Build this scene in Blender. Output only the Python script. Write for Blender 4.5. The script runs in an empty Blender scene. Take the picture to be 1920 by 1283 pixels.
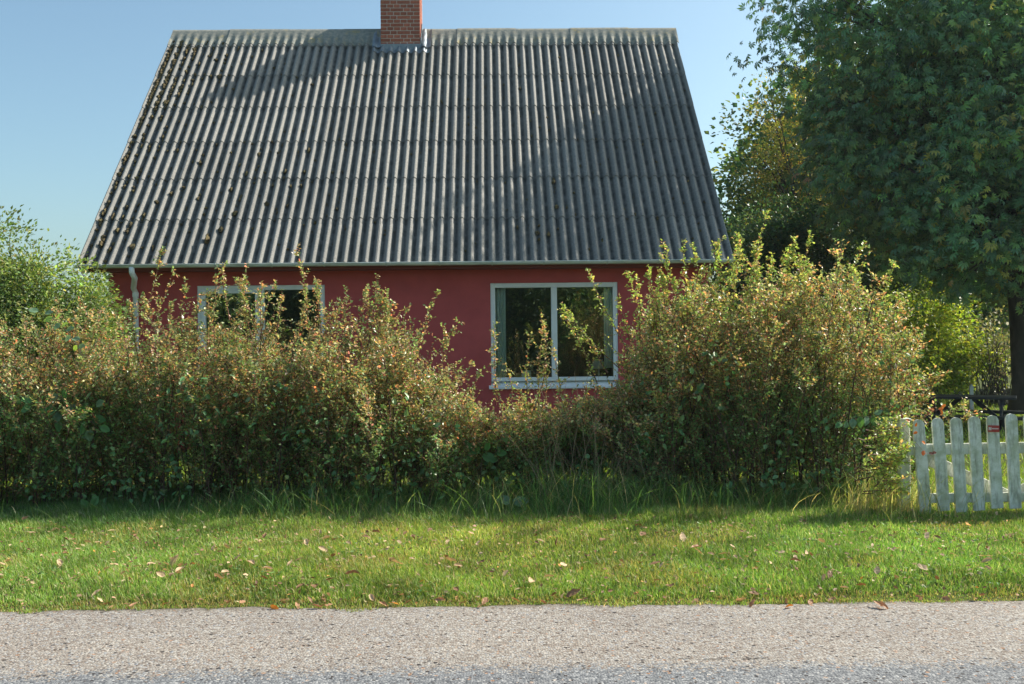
import bpy, math, random
import numpy as np
from mathutils import Matrix, Vector
C = bpy.context.scene
COL = C.collection
rng = np.random.default_rng(11)
random.seed(5)
R = math.radians

# ------------------------------------------------------------------ camera, sky, sun, exposure
EYE = 1.5
F = 1800.0                     # focal length in pixels of the 1920 wide photograph
ROLL = R(-0.6)
cam = bpy.data.objects.new("camera", bpy.data.cameras.new("camera"))
COL.objects.link(cam)
CAMROT = (Matrix.Rotation(R(90), 3, 'X') @ Matrix.Rotation(ROLL, 3, 'Z'))
cam.matrix_world = Matrix.Translation((0, 0, EYE)) @ CAMROT.to_4x4()
cam.data.sensor_width = 36
cam.data.lens = 36 * F / 1920
cam.data.clip_end = 900
C.camera = cam

SUN_EL, SUN_AZ = R(38.3), R(68.5)          # azimuth measured from +Y towards +X
world = bpy.data.worlds.new("World"); C.world = world; world.use_nodes = True
wn = world.node_tree.nodes; wl = world.node_tree.links
sky = wn.new("ShaderNodeTexSky"); sky.sky_type = 'NISHITA'; sky.sun_disc = False
sky.sun_elevation = SUN_EL; sky.sun_rotation = SUN_AZ
sky.air_density = 1.0; sky.dust_density = 2.4; sky.ozone_density = 2.2; sky.altitude = 0
bg = wn["Background"]; bg.inputs[1].default_value = 0.108
mxn = wn.new("ShaderNodeMix"); mxn.data_type = 'RGBA'; mxn.blend_type = 'MULTIPLY'; mxn.inputs[0].default_value = 1
mxn.inputs[7].default_value = (.88, .99, .91, 1)        # the slightly cyan air of the whole sky
wl.new(sky.outputs[0], mxn.inputs[6]); wl.new(mxn.outputs[2], bg.inputs[0])
sd = Vector((math.cos(SUN_EL) * math.sin(SUN_AZ), math.cos(SUN_EL) * math.cos(SUN_AZ), math.sin(SUN_EL)))
sun = bpy.data.objects.new("sun", bpy.data.lights.new("sun", 'SUN'))
COL.objects.link(sun)
sun.data.energy = 4.1; sun.data.angle = R(0.55); sun.data.color = (1.0, 0.93, 0.82)
sun.rotation_euler = sd.to_track_quat('Z', 'Y').to_euler()
sun.location = sd * 60
vs = C.view_settings
C.display_settings.display_device = 'sRGB'
vs.view_transform = 'Standard'; vs.look = 'None'; vs.gamma = 1; vs.use_curve_mapping = False
vs.exposure = 0.93
try:
    C.cycles.max_bounces = 7; C.cycles.transparent_max_bounces = 12
    C.cycles.diffuse_bounces = 3; C.cycles.glossy_bounces = 3
    C.cycles.use_denoising = True
except Exception:
    pass

# ------------------------------------------------------------------ helpers
def px(x, y, d):
    """the point that photograph pixel (x, y) shows at depth d in front of the camera"""
    v = CAMROT @ Vector(((x - 960) / F, (641.5 - y) / F, -1)) * d
    return Vector((v.x, v.y, v.z + EYE))

def ray(x, y):
    return CAMROT @ Vector(((x - 960) / F, (641.5 - y) / F, -1))

HOUSE_M = Matrix.Translation((0, 13.6, 0)) @ Matrix.Rotation(R(1.2), 4, 'Z')
HOUSE_I = HOUSE_M.inverted()
def hl(x, y, ly):
    """house coordinates of photograph pixel (x, y) on the plane at house depth ly"""
    o = HOUSE_I @ Vector((0, 0, EYE)); d = HOUSE_I.to_3x3() @ ray(x, y)
    return o + d * ((ly - o.y) / d.y)

def link(o, parent=None):
    COL.objects.link(o)
    if parent is not None: o.parent = parent
    return o

def tag(o, label=None, cat=None, group=None, kind=None):
    if label: o['label'] = label
    if cat: o['category'] = cat
    if group: o['group'] = group
    if kind: o['kind'] = kind
    return o

def empty(name, loc=(0, 0, 0), rz=0.0, parent=None):
    o = bpy.data.objects.new(name, None)
    o.empty_display_size = 0.1
    o.location = loc; o.rotation_euler = (0, 0, rz)
    return link(o, parent)

def mesh_data(name, V, faces, mat, cols=None, smooth=False):
    """faces: int array (m, k) or a list of such arrays"""
    V = np.ascontiguousarray(V, dtype=np.float32).reshape(-1, 3)
    if not isinstance(faces, list): faces = [faces]
    faces = [np.asarray(f, dtype=np.int32) for f in faces if len(f)]
    me = bpy.data.meshes.new(name)
    me.vertices.add(len(V)); me.vertices.foreach_set("co", V.ravel())
    tot = sum(f.size for f in faces); nf = sum(len(f) for f in faces)
    me.loops.add(tot); me.polygons.add(nf)
    me.loops.foreach_set("vertex_index", np.concatenate([f.ravel() for f in faces]))
    lens = np.concatenate([np.full(len(f), f.shape[1], np.int32) for f in faces])
    st = np.concatenate([[0], np.cumsum(lens)[:-1]]).astype(np.int32)
    me.polygons.foreach_set("loop_start", st)
    me.polygons.foreach_set("loop_total", lens)
    me.polygons.foreach_set("use_smooth", np.full(nf, bool(smooth)))
    if cols is not None:
        a = me.attributes.new("col", 'FLOAT_COLOR', 'POINT')
        c4 = np.ones((len(V), 4), np.float32); c4[:, :3] = cols
        a.data.foreach_set("color", c4.ravel())
    me.update(calc_edges=True)
    if mat is not None: me.materials.append(mat)
    return me

def mobj(name, me, parent=None, loc=None, rot=None):
    o = bpy.data.objects.new(name, me)
    if loc is not None: o.location = loc
    if rot is not None: o.rotation_euler = rot
    return link(o, parent)

class MB:
    """collects simple shapes into one mesh"""
    def __init__(s): s.v = []; s.q = []; s.t = []; s.n = 0
    def add(s, V, q=(), t=()):
        V = np.asarray(V, float).reshape(-1, 3)
        if len(q): s.q.append(np.asarray(q, int) + s.n)
        if len(t): s.t.append(np.asarray(t, int) + s.n)
        s.v.append(V); s.n += len(V); return s
    def box(s, a, b, bev=0.0, M=None):
        a = np.minimum(a, b).astype(float) if False else np.asarray(a, float); b = np.asarray(b, float)
        lo, hi = np.minimum(a, b), np.maximum(a, b)
        bev = min(bev, 0.49 * float((hi - lo).min()))
        if bev <= 0:
            V = np.array([[x, y, z] for x in (lo[0], hi[0]) for y in (lo[1], hi[1]) for z in (lo[2], hi[2])])
            q = [[0, 1, 3, 2], [4, 6, 7, 5], [0, 4, 5, 1], [2, 3, 7, 6], [0, 2, 6, 4], [1, 5, 7, 3]]
            t = []
        else:
            V = []; idx = {}
            for i in (0, 1):
                for j in (0, 1):
                    for k in (0, 1):
                        c = np.array([(lo, hi)[i][0], (lo, hi)[j][1], (lo, hi)[k][2]])
                        sg = np.array([1 - 2 * i, 1 - 2 * j, 1 - 2 * k]) * bev
                        for ax in range(3):
                            p = c + sg; p[ax] = c[ax]
                            idx[(i, j, k, ax)] = len(V); V.append(p)
            q = []; t = []
            for ax in range(3):
                o1, o2 = [(1, 2), (2, 0), (0, 1)][ax]
                for e in (0, 1):
                    ring = []
                    for (u, w) in ((0, 0), (1, 0), (1, 1), (0, 1)):
                        k = [0, 0, 0]; k[ax] = e; k[o1] = u; k[o2] = w
                        ring.append(idx[(*k, ax)])
                    q.append(ring if e else ring[::-1])
                for (u, w) in ((0, 0), (1, 0), (1, 1), (0, 1)):
                    k0 = [0, 0, 0]; k0[ax] = 0; k0[o1] = u; k0[o2] = w
                    k1 = list(k0); k1[ax] = 1
                    f = [idx[(*k0, o1)], idx[(*k1, o1)], idx[(*k1, o2)], idx[(*k0, o2)]]
                    q.append(f if (u ^ w) else f[::-1])
            for (i, j, k) in [(i, j, k) for i in (0, 1) for j in (0, 1) for k in (0, 1)]:
                f = [idx[(i, j, k, 0)], idx[(i, j, k, 1)], idx[(i, j, k, 2)]]
                t.append(f if (i + j + k) % 2 else f[::-1])
            V = np.array(V)
        if M is not None:
            V = np.array([list(M @ Vector(p)) for p in V])
        return s.add(V, q, t)
    def tube(s, pts, r, k=8, cap=True):
        pts = np.asarray(pts, float); m = len(pts)
        r = np.broadcast_to(np.asarray(r, float), (m,))
        V, q = tube_arrays(pts[None], r[None], k)
        t = []
        s.add(V, q)
        if cap:
            base = s.n - m * k
            for i in range(1, k - 1):
                t.append([base, base + i + 1, base + i]); e = base + (m - 1) * k; t.append([e, e + i, e + i + 1])
            s.t.append(np.array(t))
        return s
    def prism(s, pts2, y0, y1, M=None):
        """outline in x-z pushed from y0 to y1"""
        n = len(pts2)
        V = [[p[0], y0, p[1]] for p in pts2] + [[p[0], y1, p[1]] for p in pts2]
        if M is not None: V = [list(M @ Vector(p)) for p in V]
        q = [[i, (i + 1) % n, n + (i + 1) % n, n + i] for i in range(n)]
        t = [[0, i + 1, i] for i in range(1, n - 1)] + [[n, n + i, n + i + 1] for i in range(1, n - 1)]
        return s.add(V, q, t)
    def data(s, name, mat, smooth=False):
        return mesh_data(name, np.concatenate(s.v), [np.concatenate(x) for x in (s.q, s.t) if x], mat, smooth=smooth)
    def build(s, name, mat, parent=None, smooth=False):
        return mobj(name, s.data(name, mat, smooth), parent)

def unit(a):
    return a / np.maximum(np.linalg.norm(a, axis=-1, keepdims=True), 1e-9)

def tube_arrays(P, rad, k=3):
    """many polylines at once: P (n, m, 3), rad (n, m) -> vertices, quads"""
    n, m, _ = P.shape
    T = np.empty_like(P); T[:, 1:-1] = P[:, 2:] - P[:, :-2]; T[:, 0] = P[:, 1] - P[:, 0]; T[:, -1] = P[:, -1] - P[:, -2]
    T = unit(T)
    ref = np.where(np.abs(T[:, :, 2:3]) > 0.8, np.array([1.0, 0.1, 0]), np.array([0, 0.1, 1.0]))
    if k > 4:
        ref = np.broadcast_to(ref[:, :1], ref.shape)
    A = unit(np.cross(T, ref)); B = np.cross(T, A)
    ang = np.arange(k) * 2 * np.pi / k
    V = P[:, :, None] + rad[:, :, None, None] * (A[:, :, None] * np.cos(ang)[:, None] + B[:, :, None] * np.sin(ang)[:, None])
    i = np.arange(n)[:, None, None] * m * k + np.arange(m - 1)[None, :, None] * k
    a = np.arange(k); b = (a + 1) % k
    q = np.stack([i + a, i + b, i + b + k, i + a + k], -1).reshape(-1, 4)
    return V.reshape(-1, 3), q

TPL = {}
TPL['diamond'] = (np.array([[0, 0, 0], [.45, .5, .14], [1, 0, -.06], [.45, -.5, .14]]), np.array([[0, 2, 1], [0, 3, 2]]))
TPL['oval'] = (np.array([[0, 0, 0], [.3, .46, .12], [.72, .36, .08], [1, 0, -.1], [.72, -.36, .08], [.3, -.46, .12]]),
               np.array([[0, 3, 2, 1], [0, 5, 4, 3]]))
def palmate():
    V = []; Fq = []
    for i, a in enumerate(np.radians([-112, -74, -36, 0, 36, 74, 112])):
        ln = 1.0 - .12 * abs(i - 3); w = .37 * ln
        d = np.array([math.cos(a), math.sin(a)]); s = np.array([-d[1], d[0]])
        for (al, sd_, h) in ((.04, 0, 0), (.66, .5, -.14), (1, 0, -.62), (.66, -.5, -.14), (.62, 0, -.22)):
            p = d * al * ln + s * sd_ * w; V.append([p[0], p[1], h * ln])
        b = i * 5; Fq += [[b, b + 4, b + 1], [b + 4, b + 2, b + 1], [b, b + 3, b + 4], [b + 4, b + 3, b + 2]]
    return np.array(V), np.array(Fq)
TPL['palmate'] = palmate()

def leaf_arrays(P, D, N, L, W, Cc, tpl):
    tv, tf = TPL[tpl]
    D = unit(D); S = unit(np.cross(N, D)); N = np.cross(D, S)
    n = len(P); k = len(tv)
    L = np.broadcast_to(L, (n,)); W = np.broadcast_to(W, (n,))
    V = (P[:, None] + D[:, None] * (tv[None, :, 0:1] * L[:, None, None]) + S[:, None] * (tv[None, :, 1:2] * W[:, None, None])
         + N[:, None] * (tv[None, :, 2:3] * W[:, None, None]))
    f = (np.arange(n)[:, None, None] * k + tf[None]).reshape(-1, tf.shape[1])
    return V.reshape(-1, 3), f, np.repeat(Cc, k, 0)

def foliage(name, P, D, N, L, W, Cc, tpl, mat, parent=None):
    V, f, c = leaf_arrays(P, D, N, L, W, Cc, tpl)
    o = mobj(name, mesh_data(name, V, f, mat, c), parent)
    return o

def rnd_dir(n, up=0.0):
    v = rng.normal(size=(n, 3)); v[:, 2] += up
    return unit(v)

def pal(n, entries, jit=0.22):
    """colours drawn from (weight, r, g, b) rows, with a little spread"""
    e = np.array(entries, float); w = e[:, 0] / e[:, 0].sum()
    c = e[rng.choice(len(e), n, p=w), 1:]
    return np.clip(c * np.exp(rng.normal(0, jit, (n, 1))) * np.exp(rng.normal(0, .07, (n, 3))), 0, 1)

def wob(P, f, seed=0.0):
    """smooth noise about -1..1"""
    x, y, z = P[..., 0] * f + seed, P[..., 1] * f + 1.7 * seed, P[..., 2] * f - seed
    return (np.sin(x * 1.3 + 2 * np.sin(y * .7 + z)) + np.sin(y * 1.7 + 1.6 * np.sin(z * 1.1 + x * .6) + 1) + np.sin(z * 1.5 + 1.8 * np.sin(x * .9 - y * .4) + 2)) / 3

# ------------------------------------------------------------------ materials
def mat_new(name):
    m = bpy.data.materials.new(name); m.use_nodes = True
    nt = m.node_tree; nt.nodes.clear()
    out = nt.nodes.new("ShaderNodeOutputMaterial")
    return m, nt, out

class N:
    def __init__(s, nt): s.nt = nt
    def __call__(s, typ, props=None, **ins):
        n = s.nt.nodes.new("ShaderNode" + typ)
        for k, v in (props or {}).items(): setattr(n, k, v)
        for k, v in ins.items():
            key = k.replace('_', ' ')
            sock = n.inputs[int(k[1:])] if (k[0] == 'i' and k[1:].isdigit()) else n.inputs[key]
            if isinstance(v, bpy.types.NodeSocket): s.nt.links.new(v, sock)
            else: sock.default_value = v
        return n
    def ramp(s, fac, stops):
        n = s.nt.nodes.new("ShaderNodeValToRGB"); s.nt.links.new(fac, n.inputs[0])
        cr = n.color_ramp
        while len(cr.elements) < len(stops): cr.elements.new(0.5)
        for e, (p, c) in zip(cr.elements, stops):
            e.position = p; e.color = (*c, 1) if len(c) == 3 else c
        return n.outputs[0]
    def mix(s, fac, a, b, mode='MIX'):
        n = s.nt.nodes.new("ShaderNodeMix"); n.data_type = 'RGBA'; n.blend_type = mode
        for sock, v in ((n.inputs[0], fac), (n.inputs[6], a), (n.inputs[7], b)):
            if isinstance(v, bpy.types.NodeSocket): s.nt.links.new(v, sock)
            else: sock.default_value = (*v, 1) if isinstance(v, tuple) and len(v) == 3 else v
        return n.outputs[2]
    def math(s, op, a, b=0.0):
        n = s.nt.nodes.new("ShaderNodeMath"); n.operation = op
        for sock, v in ((n.inputs[0], a), (n.inputs[1], b)):
            if isinstance(v, bpy.types.NodeSocket): s.nt.links.new(v, sock)
            else: sock.default_value = v
        return n.outputs[0]

def leaf_mat(name, transl=0.4, rough=0.42, tint=(1.25, 1.15, .55), spec=.5, gain=1.75):
    m, nt, out = mat_new(name); n = N(nt)
    a = n("Attribute", {"attribute_name": "col"}).outputs[0]
    a = n.mix(1.0, a, (gain, gain, gain), 'MULTIPLY')      # as much light is passed on as is thrown back
    p = n("BsdfPrincipled", Base_Color=a, Roughness=rough)
    p.inputs["Specular IOR Level"].default_value = spec
    tr = n("BsdfTranslucent", Color=n.mix(1.0, a, tint, 'MULTIPLY'))
    mx = n("MixShader", i0=transl, i1=p.outputs[0], i2=tr.outputs[0])
    nt.links.new(mx.outputs[0], out.inputs[0]); return m

def surf(name, base, rough=.6, metal=0.0, noise=0.0, scale=8.0, dark=None, bump=0.0, bscale=60.0, spec=.5, rand=0.0, coord='Object', stretch=(1, 1, 1)):
    """plain surface: base colour broken up by noise, stains, fine relief, per-object variation"""
    m, nt, out = mat_new(name); n = N(nt)
    tc = n("TexCoord").outputs[coord]
    mp = n("Mapping", Vector=tc); mp.inputs["Scale"].default_value = stretch
    col = base
    nz = n("TexNoise", Vector=mp.outputs[0], Scale=scale, Detail=6.0, Roughness=.6)
    if dark is not None:
        col = n.mix(n.ramp(nz.outputs[0], [(.42, (0, 0, 0)), (.68, (1, 1, 1))]), base, dark)
    if noise:
        n2 = n("TexNoise", Vector=mp.outputs[0], Scale=scale * 3.7, Detail=5.0)
        v = n.math('MULTIPLY_ADD', n2.outputs[0], 2 * noise); nt.nodes[-1].inputs[2].default_value = 1 - noise
        col = n.mix(1.0, col, n("CombineColor", i0=v, i1=v, i2=v).outputs[0], 'MULTIPLY')
    if rand:
        r = n("ObjectInfo").outputs["Random"]
        v = n.math('MULTIPLY_ADD', r, 2 * rand); nt.nodes[-1].inputs[2].default_value = 1 - rand
        col = n.mix(1.0, col, n("CombineColor", i0=v, i1=v, i2=v).outputs[0], 'MULTIPLY')
    p = n("BsdfPrincipled", Roughness=rough, Metallic=metal)
    p.inputs["Specular IOR Level"].default_value = spec
    if isinstance(col, tuple): p.inputs["Base Color"].default_value = (*col, 1)
    else: nt.links.new(col, p.inputs["Base Color"])
    if bump:
        b = n("TexNoise", Vector=mp.outputs[0], Scale=bscale, Detail=4.0)
        bm = n("Bump", Height=b.outputs[0], Distance=bump, Strength=.8)
        nt.links.new(bm.outputs[0], p.inputs["Normal"])
    nt.links.new(p.outputs[0], out.inputs[0]); return m

M = {}
M['hedge'] = leaf_mat('hedge_leaf', .44, .36, (1.2, 1.15, .72), .6, 2.65)
M['leaf'] = leaf_mat('tree_leaf', .42, .42)
M['broad'] = leaf_mat('broad_leaf', .38, .4, gain=1.9)
M['chestnut'] = leaf_mat('chestnut_leaf', .36, .38, (1.5, 1.35, .5), .6, 2.6)
M['grass'] = leaf_mat('grass_blade', .42, .45, (1.15, 1.1, .5), .35)
M['dryleaf'] = leaf_mat('dry_leaf', .2, .6, (1.2, .9, .6), .3, 1.3)
M['stem'] = surf('shrub_stem', (.085, .05, .035), .7, noise=.3, scale=9, spec=.3)
M['redstem'] = surf('young_stem', (.17, .07, .04), .55, noise=.3, scale=9)
M['stalk'] = surf('dead_stalk', (.32, .24, .15), .8, noise=.3, scale=9)
M['bark'] = surf('tree_bark', (.075, .065, .055), .9, noise=.35, scale=5, dark=(.035, .035, .028), bump=.02, bscale=18, stretch=(1, 1, .35))
M['red'] = surf('red_render', (.56, .102, .100), .85, noise=.09, scale=1.6, dark=(.47, .083, .082), bump=.004, bscale=95, spec=.25)
M['redwood'] = surf('red_wood', (.24, .055, .05), .7, noise=.1, scale=6)
M['white'] = surf('white_paint', (.86, .88, .87), .4, noise=.04, scale=5, dark=(.78, .81, .79))
M['gutter'] = surf('zinc_gutter', (.68, .73, .69), .45, noise=.18, scale=3.5, dark=(.42, .46, .40), stretch=(.6, 3, 3))
M['lead'] = surf('lead_sheet', (.20, .24, .27), .55, .35, noise=.16, scale=7, dark=(.28, .31, .33))
M['mortar'] = surf('mortar', (.58, .52, .45), .9, noise=.15, scale=30)
M['brick'] = surf('brick_red', (.40, .125, .065), .85, noise=.2, scale=22, dark=(.30, .085, .055), bump=.004, bscale=120, rand=.22)
M['curtain'] = surf('curtain_cloth', (.80, .84, .80), .9, noise=.08, scale=6)
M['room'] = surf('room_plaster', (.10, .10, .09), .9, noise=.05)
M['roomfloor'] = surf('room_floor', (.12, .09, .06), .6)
M['table'] = surf('dark_stained_wood', (.020, .021, .020), .6, noise=.3, scale=6, dark=(.04, .042, .038), stretch=(.5, 4, 4), bump=.003, bscale=30)
M['signred'] = surf('sign_red', (.42, .045, .032), .5)
M['signwhite'] = surf('sign_white', (.72, .62, .60), .5)
M['lampshade'] = surf('lampshade_cloth', (.66, .68, .66), .9)
M['post'] = surf('weathered_white_post', (.55, .57, .53), .8, noise=.2, scale=12)
M['crack'] = surf('tar_crack', (.02, .02, .022), .9)

def mat_roof():
    m, nt, out = mat_new('fibre_cement'); n = N(nt)
    tc = n("TexCoord"); ob = tc.outputs["Object"]
    inf = n("ObjectInfo").outputs["Random"]
    geo = n("NewGeometry").outputs["Position"]
    big = n("TexNoise", Vector=geo, Scale=.9, Detail=4.0)
    fine = n("TexNoise", Vector=geo, Scale=38.0, Detail=6.0, Roughness=.7)
    spk = n("TexVoronoi", Vector=geo, Scale=34.0)
    col = n.ramp(fine.outputs[0], [(.3, (.145, .14, .13)), (.52, (.255, .245, .222)), (.75, (.39, .37, .33))])
    col = n.mix(n.ramp(big.outputs[0], [(.35, (0, 0, 0)), (.7, (.5, .5, .5))]), col, (.21, .21, .20))
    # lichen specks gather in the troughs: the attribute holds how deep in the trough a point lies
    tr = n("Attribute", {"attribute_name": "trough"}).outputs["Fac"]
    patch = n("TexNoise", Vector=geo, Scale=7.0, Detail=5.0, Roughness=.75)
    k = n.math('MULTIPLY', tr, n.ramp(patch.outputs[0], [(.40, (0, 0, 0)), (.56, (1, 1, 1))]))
    col = n.mix(n.math('MULTIPLY', tr, .75), col, (.06, .065, .063))  # grime over the whole trough, darkened further to paint in the groove shade
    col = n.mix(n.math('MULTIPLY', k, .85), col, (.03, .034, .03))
    s2 = n("TexNoise", Vector=geo, Scale=3.0, Detail=8.0, Roughness=.8)
    col = n.mix(n.ramp(s2.outputs[0], [(.62, (0, 0, 0)), (.72, (.55, .55, .55))]), col, (.30, .29, .25))
    v = n.math('MULTIPLY_ADD', inf, .24); nt.nodes[-1].inputs[2].default_value = .88
    col = n.mix(1.0, col, n("CombineColor", i0=v, i1=v, i2=v).outputs[0], 'MULTIPLY')
    p = n("BsdfPrincipled", Base_Color=col, Roughness=.85); p.inputs["Specular IOR Level"].default_value = .3
    bmp = n("Bump", Height=fine.outputs[0], Distance=.006, Strength=.7)
    nt.links.new(bmp.outputs[0], p.inputs["Normal"])
    nt.links.new(p.outputs[0], out.inputs[0]); return m
M['roof'] = mat_roof()

def mat_ridge():
    m, nt, out = mat_new('ridge_cement'); n = N(nt)
    geo = n("NewGeometry").outputs["Position"]
    a = n("TexNoise", Vector=geo, Scale=16.0, Detail=8.0, Roughness=.75)
    col = n.ramp(a.outputs[0], [(.3, (.13, .15, .135)), (.5, (.24, .245, .215)), (.62, (.33, .31, .25)), (.75, (.40, .35, .22))])
    b = n("TexNoise", Vector=geo, Scale=4.0, Detail=6.0, Roughness=.8)
    col = n.mix(n.ramp(b.outputs[0], [(.55, (0, 0, 0)), (.68, (.8, .8, .8))]), col, (.34, .27, .10))
    p = n("BsdfPrincipled", Base_Color=col, Roughness=.9)
    bmp = n("Bump", Height=a.outputs[0], Distance=.008, Strength=.7)
    nt.links.new(bmp.outputs[0], p.inputs["Normal"])
    nt.links.new(p.outputs[0], out.inputs[0]); return m
M['ridge'] = mat_ridge()

def mat_moss():
    m, nt, out = mat_new('roof_moss'); n = N(nt)
    geo = n("NewGeometry").outputs["Position"]
    a = n("TexNoise", Vector=geo, Scale=25.0, Detail=5.0)
    col = n.ramp(a.outputs[0], [(.3, (.035, .03, .018)), (.5, (.11, .085, .045)), (.7, (.17, .14, .06))])
    p = n("BsdfPrincipled", Base_Color=col, Roughness=.95); p.inputs["Specular IOR Level"].default_value = .1
    nt.links.new(p.outputs[0], out.inputs[0]); return m
M['moss'] = mat_moss()

def mat_glass():
    m, nt, out = mat_new('window_glass'); n = N(nt)
    fr = n("Fresnel", IOR=1.8)
    gl = n("BsdfGlossy", Color=(.92, 1, .96, 1), Roughness=.004)
    tr = n("BsdfTransparent", Color=(.93, .98, .95, 1))
    mx = n("MixShader", i0=fr.outputs[0], i1=tr.outputs[0], i2=gl.outputs[0])
    nt.links.new(mx.outputs[0], out.inputs[0]); return m
M['glass'] = mat_glass()

def mat_picket():
    m, nt, out = mat_new('weathered_white_wood'); n = N(nt)
    tc = n("TexCoord").outputs["Object"]; rnd = n("ObjectInfo").outputs["Random"]
    off = n("CombineXYZ", X=rnd, Y=rnd, Z=rnd)
    sh = n("VectorMath", {"operation": 'MULTIPLY_ADD'}, i0=off.outputs[0], i1=(17, 31, 9), i2=tc)
    mp = n("Mapping", Vector=sh.outputs[0]); mp.inputs["Scale"].default_value = (9, 9, 1.1)
    g = n("TexNoise", Vector=mp.outputs[0], Scale=4.0, Detail=8.0, Roughness=.72)
    b = n("TexNoise", Vector=sh.outputs[0], Scale=9.0, Detail=6.0, Roughness=.65)
    col = n.mix(n.ramp(b.outputs[0], [(.38, (0, 0, 0)), (.62, (.95, .95, .95))]), (.82, .83, .78), (.50, .53, .40))
    col = n.mix(n.ramp(g.outputs[0], [(.52, (0, 0, 0)), (.68, (.9, .9, .9))]), col, (.27, .26, .20))
    p = n("BsdfPrincipled", Base_Color=col, Roughness=.75); p.inputs["Specular IOR Level"].default_value = .3
    bmp = n("Bump", Height=g.outputs[0], Distance=.003, Strength=.6)
    nt.links.new(bmp.outputs[0], p.inputs["Normal"])
    nt.links.new(p.outputs[0], out.inputs[0]); return m
M['picket'] = mat_picket()

def patch_y(x):                        # where the darker resurfaced strip begins
    return 4.50 + .006 * x + .018 * np.sin(1.3 * x + .4) + .010 * np.sin(4.1 * x)

def mat_road():
    m, nt, out = mat_new('road_chippings'); n = N(nt)
    geo = n("NewGeometry").outputs["Position"]
    sp = n("SeparateXYZ", Vector=geo)
    wig = n("TexNoise", Vector=geo, Scale=4.0, Detail=9.0, Roughness=.8)
    e = n.math('ADD', sp.outputs[1], n.math('MULTIPLY', sp.outputs[0], -.006))
    e = n.math('ADD', e, n.math('MULTIPLY', n.math('SUBTRACT', wig.outputs[0], .5), .36))
    mask = n.ramp(n.math('MULTIPLY', n.math('SUBTRACT', e, 4.25), 3.2), [(.18, (1, 1, 1)), (.80, (0, 0, 0))])
    v = n("TexVoronoi", Vector=geo, Scale=84.0); hs = n("SeparateColor", Color=v.outputs["Color"])
    mk = n.math('GREATER_THAN', mask, n.math('MULTIPLY_ADD', hs.outputs[2], .8)); nt.nodes[-2].inputs[2].default_value = .1
    light = n.ramp(hs.outputs[0], [(0, (.16, .125, .10)), (.25, (.245, .21, .18)), (.6, (.305, .275, .24)), (.9, (.40, .375, .34)), (1, (.25, .265, .29))])
    dark = n.ramp(hs.outputs[0], [(0, (.095, .10, .108)), (.4, (.165, .17, .178)), (.75, (.23, .235, .24)), (1, (.35, .35, .345))])
    col = n.mix(mk, light, dark)
    v2 = n("TexVoronoi", Vector=geo, Scale=40.0); h2 = n("SeparateColor", Color=v2.outputs["Color"])
    near = n.math('LESS_THAN', v2.outputs["Distance"], n.math('MULTIPLY_ADD', h2.outputs[0], .34)); nt.nodes[-2].inputs[2].default_value = .12
    pick = n.math('MULTIPLY', near, n.math('LESS_THAN', h2.outputs[1], .34))
    col = n.mix(pick, col, n.ramp(h2.outputs[2], [(0, (.035, .033, .035)), (.62, (.10, .065, .045)), (.8, (.34, .19, .11)), (1, (.45, .42, .38))]))
    big = n("TexNoise", Vector=geo, Scale=1.1, Detail=7.0, Roughness=.65)
    col = n.mix(n.ramp(big.outputs[0], [(.38, (0, 0, 0)), (.68, (.75, .75, .75))]), col, n.mix(1.0, col, (.80, .79, .80), 'MULTIPLY'))
    mp = n("Mapping", Vector=geo); mp.inputs["Scale"].default_value = (.12, 2.6, 1)
    wheel = n("TexNoise", Vector=mp.outputs[0], Scale=1.0, Detail=4.0)
    col = n.mix(n.ramp(wheel.outputs[0], [(.45, (0, 0, 0)), (.65, (.5, .5, .5))]), col, n.mix(1.0, col, (1.10, 1.06, 1.02), 'MULTIPLY'))
    # crumbs of soil along the far edge
    so = n("TexNoise", Vector=geo, Scale=14.0, Detail=7.0, Roughness=.7)
    se = n.math('ADD', n.math('MULTIPLY', n.math('SUBTRACT', sp.outputs[1], 5.30), 4.0), n.math('SUBTRACT', so.outputs[0], .62))
    col = n.mix(n.ramp(se, [(.30, (0, 0, 0)), (.62, (.8, .8, .8))]), col, (.13, .105, .07))
    p = n("BsdfPrincipled", Base_Color=col, Roughness=.85); p.inputs["Specular IOR Level"].default_value = .3
    hh = n.math('SUBTRACT', hs.outputs[1], n.math('MULTIPLY', v.outputs["Distance"], 1.2))
    hh = n.math('SUBTRACT', hh, n.math('MULTIPLY', pick, 1.1))
    bmp = n("Bump", Height=hh, Distance=.007, Strength=.6)
    nt.links.new(bmp.outputs[0], p.inputs["Normal"])
    nt.links.new(p.outputs[0], out.inputs[0]); return m
M['road'] = mat_road()

def mat_ground():
    m, nt, out = mat_new('turf_soil'); n = N(nt)
    geo = n("NewGeometry").outputs["Position"]
    a = n("TexNoise", Vector=geo, Scale=9.0, Detail=8.0, Roughness=.7)
    col = n.ramp(a.outputs[0], [(.3, (.035, .045, .015)), (.5, (.065, .085, .022)), (.7, (.11, .11, .04))])
    p = n("BsdfPrincipled", Base_Color=col, Roughness=.95); p.inputs["Specular IOR Level"].default_value = .1
    bmp = n("Bump", Height=a.outputs[0], Distance=.02)
    nt.links.new(bmp.outputs[0], p.inputs["Normal"])
    nt.links.new(p.outputs[0], out.inputs[0]); return m
M['ground'] = mat_ground()

# ------------------------------------------------------------------ ground, road, lawn
def edge_y(x):                         # far edge of the road
    x = np.asarray(x, float)
    return 5.46 - .0045 * x + .018 * np.sin(3.1 * x + 1) + .013 * np.sin(7.3 * x) + .009 * np.sin(17 * x + 2) + .006 * np.sin(37 * x)

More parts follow.
